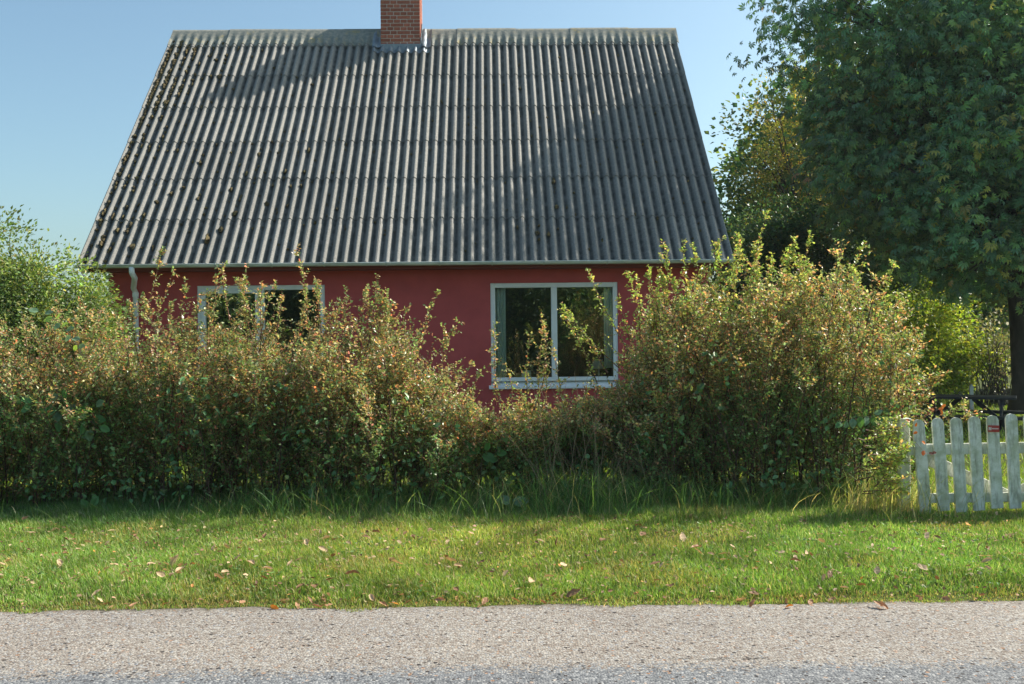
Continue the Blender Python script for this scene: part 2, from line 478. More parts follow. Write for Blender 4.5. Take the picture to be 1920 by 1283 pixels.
def gh(x, y):                          # height of the turf
    t = np.clip((y - edge_y(x)) / .5, 0, 1); t = t * t * (3 - 2 * t)
    return t * (.035 + .012 * np.sin(1.9 * x + .7 * y) + .010 * np.sin(2.7 * y - 1.1 * x + 1) + .006 * np.sin(6 * x + 1) * np.sin(5 * y))

def build_ground():
    xs = np.concatenate([[-400, -150, -60, -25], np.arange(-12, 16.01, .25), [25, 60, 150, 400]])
    ys = np.concatenate([[-400, -100, -30, -9, 0, 4.5], np.arange(5.0, 20.01, .2), [25, 40, 80, 200, 700]])
    X, Y = np.meshgrid(xs, ys)
    Z = gh(X, Y) - .012
    V = np.stack([X, Y, Z], -1).reshape(-1, 3); nx = len(xs)
    i = (np.arange(len(ys) - 1)[:, None] * nx + np.arange(nx - 1)[None]).ravel()
    q = np.stack([i, i + 1, i + 1 + nx, i + nx], -1)
    o = mobj('ground', mesh_data('ground', V, q, M['ground'], smooth=True)); tag(o, kind='structure')
build_ground()

def strip(name, yfun0, yfun1, z, mat, x0=-60, x1=60, step=.05):
    xs = np.concatenate([np.arange(x0, -7, 2.0), np.arange(-7, 7, step), np.arange(7, x1 + .1, 2.0)])
    V = np.concatenate([np.stack([xs, yfun0(xs), np.full_like(xs, z)], -1), np.stack([xs, yfun1(xs), np.full_like(xs, z)], -1)])
    n_ = len(xs); i = np.arange(n_ - 1)
    o = mobj(name, mesh_data(name, V, np.stack([i, i + 1, i + 1 + n_, i + n_], -1), mat)); tag(o, kind='structure'); return o
strip('road', lambda x: 0 * x - 1.2, edge_y, .0, M['road'])
def cracks():
    mb = MB()
    for (x0, x1) in ((.72, .84), (.88, 1.02), (1.06, 1.20)):
        xs = np.arange(x0, x1, .012); k = len(xs)
        yc = patch_y(xs) - .01 + np.cumsum(rng.normal(0, .0035, k)) + rng.normal(0, .004, k); w = .0016 + .0026 * rng.random(k); w[0] = w[-1] = .0004
        V = np.concatenate([np.stack([xs, yc - w, np.full(k, .004)], -1), np.stack([xs, yc + w, np.full(k, .004)], -1)])
        i = np.arange(k - 1); mb.add(V, np.stack([i, i + 1, i + 1 + k, i + k], -1))
    o = mb.build('road_crack', M['crack']); tag(o, kind='structure')
cracks()

def blades(name, P, H, W, lean, Cc, mat, seg=2, curl=1.0):
    """grass blades: base points, heights, widths, horizontal lean vectors, colours"""
    n = len(P); az = rng.random(n) * 2 * np.pi
    s = np.stack([np.cos(az), np.sin(az), 0 * az], -1)
    ts = np.linspace(0, 1, seg + 1)
    rows = []
    for t in ts:
        c = P + np.stack([lean[:, 0] * t ** (1 + curl), lean[:, 1] * t ** (1 + curl), H * (t - .18 * t * t * np.linalg.norm(lean, axis=1) / np.maximum(H, .01))], -1)
        w = (W * (1 - .55 * t))[:, None] * s * .5
        rows += [c] if t == 1 else [c - w, c + w]
    V = np.stack(rows, 1); k = V.shape[1]
    base = np.arange(n)[:, None] * k
    q = np.concatenate([base + np.array([2 * j, 2 * j + 1, 2 * j + 3, 2 * j + 2]) for j in range(seg - 1)]) if seg > 1 else np.zeros((0, 4), int)
    t3 = base + np.array([k - 3, k - 2, k - 1])
    o = mobj(name, mesh_data(name, V.reshape(-1, 3), [q, t3], mat, np.repeat(Cc, k, 0)))
    return tag(o, kind='stuff')

GREEN = [(5, .095, .165, .034), (4, .15, .22, .05), (2, .19, .25, .08), (1, .30, .27, .16), (.7, .33, .25, .16)]
def lawn_front():
    n = 330000
    y = 5.33 + (rng.random(n) ** 1.25) * 4.13
    x = (rng.random(n) * 2 - 1) * (.545 * y + 1.0)
    keep = y > edge_y(x) - .02 - .055 * np.clip(wob(np.stack([x, 0 * x, 0 * x], -1), 7.0, 2) + .5 * wob(np.stack([x, 0 * x, 0 * x], -1), 23.0, 5), -.4, 1) + .07 * rng.random(n) ** 2
    x, y = x[keep], y[keep]; n = len(x)
    P3 = np.stack([x, y, 0 * x], -1)
    tall = np.clip((y - 7.6) / 1.2, 0, 1) * np.clip(.6 + .7 * wob(P3, 2.2, 3), .1, 1.4)
    pat = wob(P3, 2.6, 8)
    H = (.022 + .036 * rng.random(n) ** 1.4) * (1 + .4 * pat) + tall * (.04 + .13 * rng.random(n))
    H *= np.clip((y - edge_y(x)) / .18, .45, 1)
    W = .0035 + .003 * rng.random(n)
    lean = rng.normal(0, .35, (n, 2)) * H[:, None] + np.array([-.1, -.15]) * H[:, None]
    c = pal(n, GREEN, .2)
    c *= (1 + .24 * wob(P3, 1.4, 5) + .30 * wob(P3, 5.5, 9))[:, None]; c[:, 0] *= 1 + .18 * wob(P3, .9, 7)
    dry = (wob(P3, 3.1, 2) > .35) & (rng.random(n) < .4); c[dry] = pal(dry.sum(), [(1, .30, .26, .11), (1, .20, .21, .07)])
    c[:, 0] *= np.where(tall > .2, .75, 1); c[:, 1] *= np.where(tall > .2, .85, 1)
    edge = (y < edge_y(x) + .16) & (rng.random(n) < .5); c[edge] = pal(edge.sum(), [(1, .30, .25, .12), (1, .19, .15, .07), (1, .15, .18, .05)])
    blades('grass', np.stack([x, y, np.where(y < edge_y(x) + .02, .001, gh(x, y) - .012)], -1), H, W, lean, c, M['grass'], 2)
lawn_front()
def weeds():                            # clover and plantain patches in the turf
    n = 9000; y = 5.6 + 3.2 * rng.random(n); x = rng.uniform(-1, 1, n) * (.545 * y + .8)
    P3 = np.stack([x, y, 0 * x], -1); k = (wob(P3, 3.3, 6) > .30) & (rng.random(n) < .9); x, y = x[k], y[k]; n = len(x)
    o = foliage('clover', np.stack([x, y, gh(x, y) + .012 + .03 * rng.random(n)], -1), rnd_dir(n) * np.array([1, 1, .3]), unit(np.array([0, 0, 1.]) + rng.normal(0, .35, (n, 3))),
                rng.uniform(.014, .034, n), rng.uniform(.010, .020, n), pal(n, [(4, .07, .14, .04), (3, .11, .18, .055), (1, .17, .2, .08)], .2), 'oval', M['grass']); tag(o, kind='stuff')
weeds()

def lawn_back():
    n = 110000
    y = 9.4 + 13 * rng.random(n) ** 1.2; x = -8 + 22 * rng.random(n)
    keep = ~((y > 13.5) & (x > -5.8) & (x < 2.9)); x, y = x[keep], y[keep]; n = len(x)
    H = .05 + .05 * rng.random(n)
    c = pal(n, [(5, .12, .20, .025), (3, .17, .24, .035), (2, .24, .27, .06)], .2)
    blades('grass', np.stack([x, y, gh(x, y) - .012], -1), H, .008 + .008 * rng.random(n), rng.normal(0, .4, (n, 2)) * H[:, None], c, M['grass'], 1)
lawn_back()

def tall_grass():
    n = 17000
    x = -6.5 + 10.6 * rng.random(n); y = 8.55 + .5 * rng.normal(size=n) * .55
    P3 = np.stack([x, y, 0 * x], -1)
    mid = np.exp(-((x - .45) / .9) ** 2)
    dens = .30 + .5 * np.clip(wob(P3, 1.5, 4), 0, 1) + .6 * mid + .1 * np.exp(-((x - 3.5) / .3) ** 2) - .25 * (x < -2.8)
    keep = rng.random(n) < dens; x, y = x[keep], y[keep]; n = len(x); mid = mid[keep]
    H = (.07 + .26 * rng.random(n) ** 1.7) * (1 + .6 * mid)
    H[x < -2.5] *= .75
    W = .004 + .005 * rng.random(n)
    lean = rng.normal(0, .55, (n, 2)) * H[:, None] + np.array([0, -.25]) * H[:, None]
    c = pal(n, [(6, .08, .155, .05), (3, .13, .20, .06), (1.6, .30, .26, .14)], .25)
    blades('grass', np.stack([x, y, gh(x, y) - .01], -1), H, W, lean, c, M['grass'], 4, .8)
    # pale dry clump beside the gate post
    n = 900; x = 3.20 + .26 * rng.normal(size=n); y = 8.15 + .16 * rng.normal(size=n)
    H = .08 + .36 * rng.random(n) ** 2
    lean = rng.normal(0, .45, (n, 2)) * H[:, None] + np.array([.05, -.25]) * H[:, None]
    c = pal(n, [(4, .30, .29, .13), (3, .17, .22, .06), (2, .38, .31, .19)], .2)
    o = blades('dry_grass', np.stack([x, y, gh(x, y) - .01], -1), H, .004 + .005 * rng.random(n), lean, c, M['grass'], 4, .9)
tall_grass()

# ------------------------------------------------------------------ house
house = empty('house'); house.matrix_world = HOUSE_M
tag(house, 'red rendered house under a steep grey corrugated roof', 'house')
XL, XR = hl(204, 600, 0).x, hl(1328, 560, 0).x
YE = -.42                                            # eave line of the sheets
pL, pR = hl(145, 497, YE), hl(1375, 492, YE)
RX0, RX1 = pL.x, pR.x
ZE = (pL.z + pR.z) / 2
YR = 3.69
ZR = (hl(325, 62, YR).z + hl(1262, 58, YR).z) / 2
DEPTH = 2 * YR                                      # house depth between the long walls
TH = math.atan2(ZR - ZE, YR - YE); SLOPE = math.hypot(ZR - ZE, YR - YE)
UP = np.array([0, math.cos(TH), math.sin(TH)]); NRM = np.array([0, -math.sin(TH), math.cos(TH)])
def on_roof(x, u, h=0.0):
    x = np.asarray(x, float); u = np.asarray(u, float); h = np.asarray(h, float)
    return np.stack([x, YE + UP[1] * u + NRM[1] * h, ZE + UP[2] * u + NRM[2] * h], -1)
def roof_hit(pxx, pyy):
    o = HOUSE_I @ Vector((0, 0, EYE)); d = HOUSE_I.to_3x3() @ ray(pxx, pyy)
    n_ = Vector(NRM); p0 = Vector((0, YE, ZE))
    p = o + d * ((p0 - o).dot(n_) / d.dot(n_))
    return p.x, (p - p0).dot(Vector(UP))

win_px = {'left': ((369, 536), (611, 733)), 'right': ((919, 531), (1160, 727))}
WIN = {}
for k, ((x0, y0), (x1, y1)) in win_px.items():
    a = hl(x0, y0, 0); b = hl(x1, y1, 0); WIN[k] = (a.x, b.x, b.z, a.z)
ZT = ZE + .30                                        # top of the wall, under the roof
def wall_with_holes():
    mb = MB(); t = .3
    (a0, a1, az0, az1), (b0, b1, bz0, bz1) = WIN['left'], WIN['right']
    az0 += .02; bz0 += .02
    for (x0, x1, z0, z1) in ((XL, a0, 0, ZT), (a1, b0, 0, ZT), (b1, XR, 0, ZT), (a0, a1, 0, az0), (a0, a1, az1, ZT), (b0, b1, 0, bz0), (b0, b1, bz1, ZT)):
        mb.box((x0, 0, z0), (x1, t, z1))
    return mb
wall_with_holes().build('front_wall', M['red'], house)
gz = lambda y: ZE + (y - YE) * math.tan(TH)
for x0, x1 in ((XL + .001, XL + .3), (XR - .3, XR - .001)):
    pts = [(.301, 0), (DEPTH - .301, 0), (DEPTH - .301, gz(.301) - .08), (YR, gz(YR) - .10), (.301, gz(.301) - .08)]
    mb = MB(); n_ = len(pts)
    V = [[x0, p[0], p[1]] for p in pts] + [[x1, p[0], p[1]] for p in pts]
    mb.add(V, [[i, (i + 1) % n_, n_ + (i + 1) % n_, n_ + i] for i in range(n_)], [[0, i + 1, i] for i in range(1, n_ - 1)] + [[n_, n_ + i, n_ + i + 1] for i in range(1, n_ - 1)])
    mb.build('gable_wall', M['red'], house)
MB().box((XL, DEPTH - .3, 0), (XR, DEPTH, ZT)).build('back_wall', M['red'], house)
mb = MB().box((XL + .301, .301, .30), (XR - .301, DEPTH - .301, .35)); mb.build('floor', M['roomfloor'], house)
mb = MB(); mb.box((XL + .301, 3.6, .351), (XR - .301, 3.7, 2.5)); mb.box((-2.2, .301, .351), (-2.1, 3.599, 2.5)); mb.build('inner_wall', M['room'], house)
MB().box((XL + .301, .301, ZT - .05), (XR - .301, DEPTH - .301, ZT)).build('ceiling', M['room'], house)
# eaves
MB().box((XL - .2, YE + .10, ZE - .06), (XR + .2, YE + .125, ZE + .085)).build('fascia_board', M['redwood'], house)
MB().box((XL - .2, YE + .126, ZE - .06), (XR + .2, -.001, ZE - .04)).build('soffit_board', M['redwood'], house)

# ---- roof
PITCH = (RX1 - RX0) / 62.0; AMP = .031
roof = MB()
rb = [on_roof(RX0 + .03, .15, -.05), on_roof(RX1 - .03, .15, -.05), on_roof(RX1 - .03, SLOPE, -.05), on_roof(RX0 + .03, SLOPE, -.05)]
mir = lambda p: np.array([p[0], 2 * YR - p[1], p[2]])
roof.add(rb + [mir(p) for p in rb], [[0, 1, 2, 3], [5, 4, 7, 6]])
roof = roof.build('roof', M['redwood'], house)
NROW = 7; RISE = (SLOPE - .10) / 6.45
def wave(x): return AMP * np.cos(2 * np.pi * x / PITCH)
def sheet_mesh(nw, length, back=False):
    sg_ = 12; k = nw * sg_ + 1; xs = np.linspace(0, nw * PITCH, k)
    z = wave(xs); V = []; q = []
    i = np.arange(k - 1)
    def row(v, h): V.append(np.stack([xs, np.full(k, v * length), z + h], -1)); return (len(V) - 1) * k
    def face(a_, b_): q.append(np.stack([i + a_, i + 1 + a_, i + 1 + b_, i + b_], -1))
    a_, b_ = row(0, .014), row(1, .0); face(a_, b_)                       # weather side
    c_, d_ = row(0, .006), row(0, .014); face(c_, d_)                   # front lip, with its own vertices so that its edge stays crisp
    e_, f_ = row(1, -.0065), row(0, .006); face(e_, f_)                  # underside
    q.append(np.array([[a_, b_, e_, c_], [e_ + k - 1, b_ + k - 1, a_ + k - 1, c_ + k - 1]]))
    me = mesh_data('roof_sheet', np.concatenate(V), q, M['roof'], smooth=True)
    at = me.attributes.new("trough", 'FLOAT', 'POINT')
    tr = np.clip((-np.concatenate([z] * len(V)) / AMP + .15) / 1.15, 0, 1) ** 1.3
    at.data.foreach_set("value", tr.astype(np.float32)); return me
SH7, SH6 = sheet_mesh(7, RISE + .13), sheet_mesh(6, RISE + .13)
TOP7, TOP6 = sheet_mesh(7, SLOPE - 6 * RISE - .02), sheet_mesh(6, SLOPE - 6 * RISE - .02)
rot_front = Matrix(((1, 0, 0), (0, UP[1], NRM[1]), (0, UP[2], NRM[2]))).to_4x4()
rot_back = Matrix.Rotation(math.pi, 4, 'Z') @ rot_front
for side in (0, 1):
    for r in range(NROW):
        for c in range(9):
            me = (SH7 if c < 8 else SH6) if r < 6 else (TOP7 if c < 8 else TOP6)
            o = bpy.data.objects.new('roof_sheet', me); COL.objects.link(o); o.parent = roof
            jig = [random.uniform(-.004, .004) for _ in range(3)]
            if side == 0:
                p = on_roof(RX0 + c * 7 * PITCH, r * RISE + jig[1] * 1.5, .0 + abs(jig[2]) * .5)
                o.matrix_local = Matrix.Translation(p) @ rot_front
            else:
                p = mir(on_roof(RX0 + c * 7 * PITCH, r * RISE, .0)); nw = 7 if c < 8 else 6
                p[0] += nw * PITCH
                o.matrix_local = Matrix.Translation(p) @ rot_back
def ridge_mesh(nw):
    k = nw * 8 + 1; xs = np.linspace(0, nw * PITCH + .035, k); V = []; q = []
    prof = [(.005, .050, 0), (.06, .044, 0), (.24, .034, .02), (.32, .026, .75), (.455, .022, 1.0)]
    for s in (1, -1):
        base = sum(len(v) for v in V)
        for (dn, h, a) in prof + [prof[-1], (.455, .010, 1.0)]:
            lift = h + np.where(wave(xs) > 0, wave(xs) * a, wave(xs) * a) * 1.0 + (1 - a) * .012
            y = -s * (dn * UP[1] + 0 * xs) - s * lift * math.sin(TH); z = -dn * UP[2] + lift * math.cos(TH)
            V.append(np.stack([xs, y, z + 0 * xs], -1))
        i = np.arange(k - 1)
        for r in (0, 1, 2, 3, 5):
            f = np.stack([i + base + r * k, i + 1 + base + r * k, i + 1 + base + (r + 1) * k, i + base + (r + 1) * k], -1)
            q.append(f[:, ::-1] if s == 1 else f)
    V = np.concatenate(V); i = np.arange(k - 1); b2 = 7 * k
    top = np.stack([i, i + 1, i + 1 + b2, i + b2], -1); q.append(top)
    return mesh_data('ridge_cap', V, q, M['ridge'], smooth=True)
RC7, RC6 = ridge_mesh(7), ridge_mesh(6)
for c in range(9):
    o = bpy.data.objects.new('ridge_cap', RC7 if c < 8 else RC6); COL.objects.link(o); o.parent = roof
    o.location = (RX0 + c * 7 * PITCH, YR, ZR + random.uniform(-.004, .006) + (.006 if c % 2 else 0))
    o.rotation_euler = (0, random.uniform(-.003, .003), 0)
# barge boards under the gable edges of the sheets
for x0, x1 in ((RX0 + .012, RX0 + .035), (RX1 - .035, RX1 - .012)):
    mb = MB()
    for fl in (lambda p: p, mir):
        a = [on_roof(x, u, h) for x in (x0, x1) for (u, h) in ((.02, -.03), (SLOPE - .02, -.03), (SLOPE - .02, -.16), (.02, -.16))]
        mb.add([fl(p) for p in a], [[0, 1, 2, 3], [7, 6, 5, 4], [0, 4, 5, 1], [3, 2, 6, 7], [0, 3, 7, 4], [1, 5, 6, 2]])
    mb.build('barge_board', M['roof'], roof)

# moss clumps lying in the troughs
def moss():
    t = (1 + 5 ** .5) / 2
    ico = unit(np.array([[-1, t, 0], [1, t, 0], [-1, -t, 0], [1, -t, 0], [0, -1, t], [0, 1, t], [0, -1, -t], [0, 1, -t], [t, 0, -1], [t, 0, 1], [-t, 0, -1], [-t, 0, 1]], float))
    fi = np.array([[0, 11, 5], [0, 5, 1], [0, 1, 7], [0, 7, 10], [0, 10, 11], [1, 5, 9], [5, 11, 4], [11, 10, 2], [10, 7, 6], [7, 1, 8], [3, 9, 4], [3, 4, 2], [3, 2, 6], [3, 6, 8], [3, 8, 9], [4, 9, 5], [2, 4, 11], [6, 2, 10], [8, 6, 7], [9, 8, 1]])
    pts = []
    def put(trough, u, s): pts.append((RX0 + (trough + .5) * PITCH, u, s))
    for _ in range(420):                    # thick rows by the left gable
        w = min(int(rng.exponential(1.7)), 9); put(w, SLOPE * (.60 + .36 * rng.random()) if rng.random() < .7 else SLOPE * rng.random() * .6, .016 + .020 * rng.random())
    for _ in range(260):                    # scattered
        put(int(rng.integers(0, 62)), SLOPE * rng.random() * .95, .011 + .014 * rng.random() ** 2)
    for _ in range(95):                    # left half, lower rows
        put(int(rng.integers(2, 26)), SLOPE * (.05 + .5 * rng.random()), .012 + .014 * rng.random())
    for (x, y, s) in ((578, 283, .034), (531, 288, .026), (488, 290, .034), (450, 310, .034), (482, 313, .03), (464, 326, .03), (536, 323, .036), (572, 323, .03), (1036, 343, .034), (1040, 389, .036),
                      (378, 373, .036), (438, 356, .034), (440, 401, .04), (503, 384, .034), (346, 352, .03), (301, 380, .036), (416, 432, .045), (391, 453, .05), (249, 466, .05), (195, 460, .044), (240, 391, .036), (196, 400, .036),
                      (1006, 438, .036), (1024, 441, .036), (1104, 468, .03), (1120, 452, .03), (310, 195, .04), (306, 182, .036), (316, 165, .04), (325, 122, .036), (344, 120, .03), (300, 196, .04), (318, 172, .04), (425, 105, .03), (422, 112, .026),
                      (232, 320, .03), (248, 332, .03), (273, 405, .03), (221, 434, .036), (1007, 424, .034), (1005, 450, .03)):
        xx, u = roof_hit(x, y); pts.append((RX0 + (round((xx - RX0) / PITCH - .5) + .5) * PITCH + rng.normal(0, .008), u, s))
    Vs = []; Fs = []; nb = 0
    for (x, u, s) in pts:
        if u > SLOPE - .3: continue
        p = on_roof(x + rng.normal(0, .012), u, -AMP + .016 + s * .75)
        v = ico * s * (1 + .35 * rng.normal(size=(12, 1))) * np.array([.85, 1.25, .8])
        Vs.append(v @ np.stack([[1, 0, 0], UP, NRM]) + p); Fs.append(fi + nb); nb += 12
    o = mobj('moss', mesh_data('moss', np.concatenate(Vs), np.concatenate(Fs), M['moss']), roof); tag(o, kind='stuff')
moss()

# ---- chimney
cx0, cu0 = roof_hit(714, 92); cx1, _ = roof_hit(788, 92)
CW = cx1 - cx0; CY0 = YE + UP[1] * cu0; CZ0 = ZE + UP[2] * cu0
CD = .70; CTOP = CZ0 + 1.17
chim = empty('chimney', (cx0, CY0, CZ0), parent=house)
MB().box((.007, .007, -.9), (CW - .007, CD - .007, 1.12)).build('mortar', M['mortar'], chim)
course = .0655 * CW / .70 if False else 7.08 / F * (CY0 + 13.6)
nc = int(1.20 / course); HW = (CW - 5 * .011) / 6; HM = HW + .011
def brick_mesh(nm, l, w, h):
    return MB().box((0, 0, 0), (l, w, h), .004).data('brick', M['brick'])
bh = course - .011
bm_h = brick_mesh('h', HW, .10, bh); bm_s = brick_mesh('s', 2 * HW + .011, .10, bh); bm_q = brick_mesh('q', 1.5 * HW + .005, .10, bh)
DH = (CD - 5 * .011) / 6
bm_hd = brick_mesh('hd', .10, DH, bh); bm_sd = brick_mesh('sd', .10, 2 * DH + .011, bh); bm_qd = brick_mesh('qd', .10, 1.5 * DH + .005, bh)
def lay(me, x, y, z):
    o = bpy.data.objects.new('brick', me); COL.objects.link(o); o.parent = chim
    o.location = (x + random.uniform(-.001, .001), y + random.uniform(-.002, .002), z + random.uniform(-.001, .001))
for i in range(nc):
    z = -.005 + i * course
    if i % 2 == 1:
        rowx = [(bm_h, j * HM) for j in range(6)]; rowy = [(bm_hd, j * (DH + .011)) for j in range(1, 5)]
    else:
        seq = ['q', 's', 'h', 'q'] if (i // 2) % 2 else ['q', 'h', 's', 'q']
        x = 0; rowx = []
        for s_ in seq:
            rowx.append(({'q': bm_q, 's': bm_s, 'h': bm_h}[s_], x)); x += {'q': 1.5 * HW + .005, 's': 2 * HW + .011, 'h': HW}[s_] + .011
        rowy = [(bm_sd, .112), (bm_sd, .112 + 2 * DH + .022)]
    for me, x in rowx: lay(me, x, 0, z)
    for me, y in rowy:
        if i >= 0: lay(me, CW - .10, y, z); lay(me, 0, y, z) if i % 2 else None
MB().box((-.03, -.03, nc * course), (CW + .03, CD + .03, nc * course + .06), .006).build('cap_slab', M['mortar'], chim)
MB().box((.2, .2, nc * course + .061), (CW - .2, CD - .2, nc * course + .12), .01).build('flue', M['mortar'], chim)
# lead flashing draped over the corrugation
def flashing():
    mb = MB()
    def drape(x0, x1, u0, u1, nu, amp=1.0, h=.022, nx=None):
        xs = np.linspace(x0, x1, nx or max(8, int((x1 - x0) / PITCH * 8))); us = np.linspace(u0, u1, nu)
        X, U = np.meshgrid(xs, us)
        wv = np.where(True, np.cos(2 * np.pi * (X - RX0) / PITCH) * AMP * amp, 0)
        Hh = wv + h + .004 * np.sin(X * 40) * np.sin(U * 30)
        V = on_roof(X, U, Hh).reshape(-1, 3) - np.array([cx0, CY0, CZ0]); nx_ = len(xs)
        i = (np.arange(nu - 1)[:, None] * nx_ + np.arange(nx_ - 1)[None]).ravel()
        mb.add(V, np.stack([i, i + 1, i + 1 + nx_, i + nx_], -1))
    drape(cx0 - .13, cx1 + .17, cu0 - .14, cu0 + .02, 6, .95)
    drape(cx0 - .15, cx0 + .02, cu0 - .02, SLOPE - .005, 14, .35, .05)
    drape(cx1 - .02, cx1 + .19, cu0 - .02, SLOPE - .005, 14, .75, .05)
    mb.box((-.006, -.018, -.03), (CW + .006, -.004, .085), .002)          # front upstand
    for xa, xb in ((-.016, -.004), (CW + .004, CW + .016)):               # stepped side upstands
        n_ = 7
        for j in range(n_):
            y0 = j * CD / n_; y1 = y0 + CD / n_ + .01
            mb.box((xa, y0 - .004 * j * 0, y0 * math.tan(TH) - .05), (xb, y1, y1 * math.tan(TH) + .09))
            if y1 * math.tan(TH) > .42: break
    return mb.build('flashing', M['lead'], chim)
flashing()

# ---- gutter and downpipe
gx0, gx1 = hl(137, 500, -.50).x, hl(1381, 494, -.50).x
GZ = (hl(760, 492, -.50).z)
gr = .042
def gutter():
    mb = MB(); k = 9
    ang = np.linspace(math.pi, 2 * math.pi, k)
    xs = [gx0, gx1]; V = []
    for rr in (gr, gr - .004):
        for x in xs:
            V += [[x, YE - .03 + rr * math.cos(a), GZ + rr * math.sin(a)] for a in ang]
    q = []
    for b in (0, 2 * k):
        for i in range(k - 1): q.append([b + i, b + k + i, b + k + i + 1, b + i + 1])
    for i in range(k - 1):
        q.append([i, i + 1, 2 * k + i + 1, 2 * k + i]); q.append([k + i, 3 * k + i, 3 * k + i + 1, k + i + 1])
    mb.add(V, q)
    mb.tube([[gx0, YE - .03 - gr, GZ], [gx1, YE - .03 - gr, GZ]], .008, 6)      # rolled front bead
    for x in (gx0 + .002, gx1 - .002):
        mb.prism([(0, 0)] * 0 + [(math.cos(a) * gr, math.sin(a) * gr) for a in ang], -.002, .002, Matrix.Translation((x, YE - .03, GZ)) @ Matrix.Rotation(R(90), 4, 'Z'))
    return mb.build('gutter', M['gutter'], house, smooth=False)
gut = gutter()
brk = None
for pxx in (188, 300, 403, 508, 607, 724, 824, 923, 1020, 1139, 1235, 1335):
    x = hl(pxx, 498, -.5).x
    if brk is None:
        mb = MB(); ang = np.linspace(math.pi * .98, 2 * math.pi, 9); V = []
        for rr in (gr + .005, gr + .001):
            for xx in (-.011, .011): V += [[xx, rr * math.cos(a), rr * math.sin(a)] for a in ang]
        k = 9; q = []
        for b in (0, 18):
            for i in range(k - 1): q.append([b + i, b + k + i, b + k + i + 1, b + i + 1])
        for i in range(k - 1): q.append([i, i + 1, 18 + i + 1, 18 + i]); q.append([k + i, k + 18 + i, k + 19 + i, k + i + 1])
        mb.add(V, q); mb.box((-.011, -gr - .014, -.012), (.011, -gr - .004, .012)); mb.box((-.011, gr + .001, -.01), (.011, gr + .10, .0))
        brk = mb.data('bracket', M['gutter'])
    mobj('bracket', brk, gut, (x, YE - .03, GZ))
def downpipe():
    a = hl(247, 507, -.45); b = hl(254, 545, -.06)
    r = .038
    mb = MB().tube([[a.x, YE - .03, GZ - gr + .01], [a.x, YE - .03, GZ - gr - .06], [a.x + .01, YE + .05, GZ - gr - .13], [b.x - .012, -.10, b.z + .03], [b.x, -.055, b.z - .03], [b.x, -.055, .1]], r, 12)
    d = mb.build('downpipe', M['white'], house, smooth=True)
    mbs = MB().tube([[b.x, -.055, b.z - .09], [b.x, -.055, b.z - .03]], r + .006, 12); mbs.build('collar', M['white'], d)
    MB().tube([[b.x, -.055, 1.10], [b.x, -.055, 1.14]], r + .007, 12).build('collar', M['white'], d)
downpipe()

# ---- windows
def window(key, sash_left):
    x0, x1, z0, z1 = WIN[key]; w = empty('window', (x0, .0, z0), parent=house)
    W_, H_ = x1 - x0, z1 - z0; f = .068; s0 = .105; y0, y1 = .012, .10
    mid = W_ * .50 if not sash_left else W_ * .50
    mb = MB(); mw = .042 if not sash_left else .04
    mb.box((.001, y0, s0), (f, y1, H_ - .001), .005); mb.box((W_ - f, y0, s0), (W_ - .001, y1, H_ - .001), .005)
    mb.box((f, y0 + .0015, H_ - f), (W_ - f, y1, H_ - .0015), .005); mb.box((f, y0 + .0015, s0), (W_ - f, y1, s0 + f * .8), .005)
    mb.box((mid - mw, y0 + .001, s0 + f * .8), (mid + mw, y1, H_ - f), .005)
    mb.build('frame', M['white'], w)
    zb, zt = s0 + f * .8, H_ - f
    for i, (a, b) in enumerate(((f, mid - mw), (mid + mw, W_ - f))):
        ya = y0 + .03
        if sash_left and i == 0:
            sw = .046; sb = MB()
            sb.box((a - .012, y0 - .014, zb - .012), (a + sw, ya + .03, zt + .012), .006); sb.box((b - sw, y0 - .014, zb - .012), (b + .012, ya + .03, zt + .012), .006)
            sb.box((a + sw, y0 - .0125, zt - sw), (b - sw, ya + .03, zt + .0105), .006); sb.box((a + sw, y0 - .0125, zb - .0105), (b - sw, ya + .03, zb + sw), .006)
            sb.build('sash', M['white'], w)
            a, b, zb2, zt2 = a + sw, b - sw, zb + sw, zt - sw
        else: zb2, zt2 = zb, zt
        MB().box((a - .004, ya, zb2 - .004), (b + .004, ya + .006, zt2 + .004)).build('pane', M['glass'], w)
    sl = MB()
    sl.prism([(0, 0), (0, .022), (.15, .10), (.15, 0)], -.03, W_ + .03, Matrix.Translation((0, -.055, .0)) @ Matrix.Rotation(R(90), 4, 'Z') @ Matrix.Scale(-1, 4, (0, 1, 0)))
    sl.build('sill', M['white'], w)
    return w
wl_ = window('left', True); wr_ = window('right', False)

def curtain(px0, px1, top, bot, ly, label, tie=0.0):
    a = hl(px0, top, ly); b = hl(px1, bot, ly); k = 40
    V = []; zs = np.linspace(b.z, a.z, 9)
    for z in zs:
        t = (a.z - z) / (a.z - b.z)
        xs = np.linspace(a.x, b.x + tie * math.sin(min(1, t * 1.2) * math.pi) , k)
        ph = np.linspace(0, 7 * math.pi, k)
        V.append(np.stack([xs, ly + .018 * np.sin(ph + .5 * t) * (1 + .3 * t), np.full(k, z)], -1))
    V = np.concatenate(V); i = (np.arange(8)[:, None] * k + np.arange(k - 1)[None]).ravel()
    V = np.array([list(HOUSE_M @ Vector(p)) for p in V]); c = V.mean(0); c[2] = V[:, 2].min()
    o = mobj('curtain', mesh_data('curtain', V - c, np.stack([i, i + 1, i + 1 + k, i + k], -1), M['curtain'], smooth=True), None, c)
    sol = o.modifiers.new('thickness', 'SOLIDIFY'); sol.thickness = .004
    tag(o, label, 'curtain', 'curtains inside the windows')
curtain(928, 949, 536, 712, .145, 'pale curtain at the edge of the big window nearest the downpipe side', .0)
curtain(1132, 1152, 536, 690, .145, 'pale curtain tied back beside the big window edge near the bushy shrub', .0)
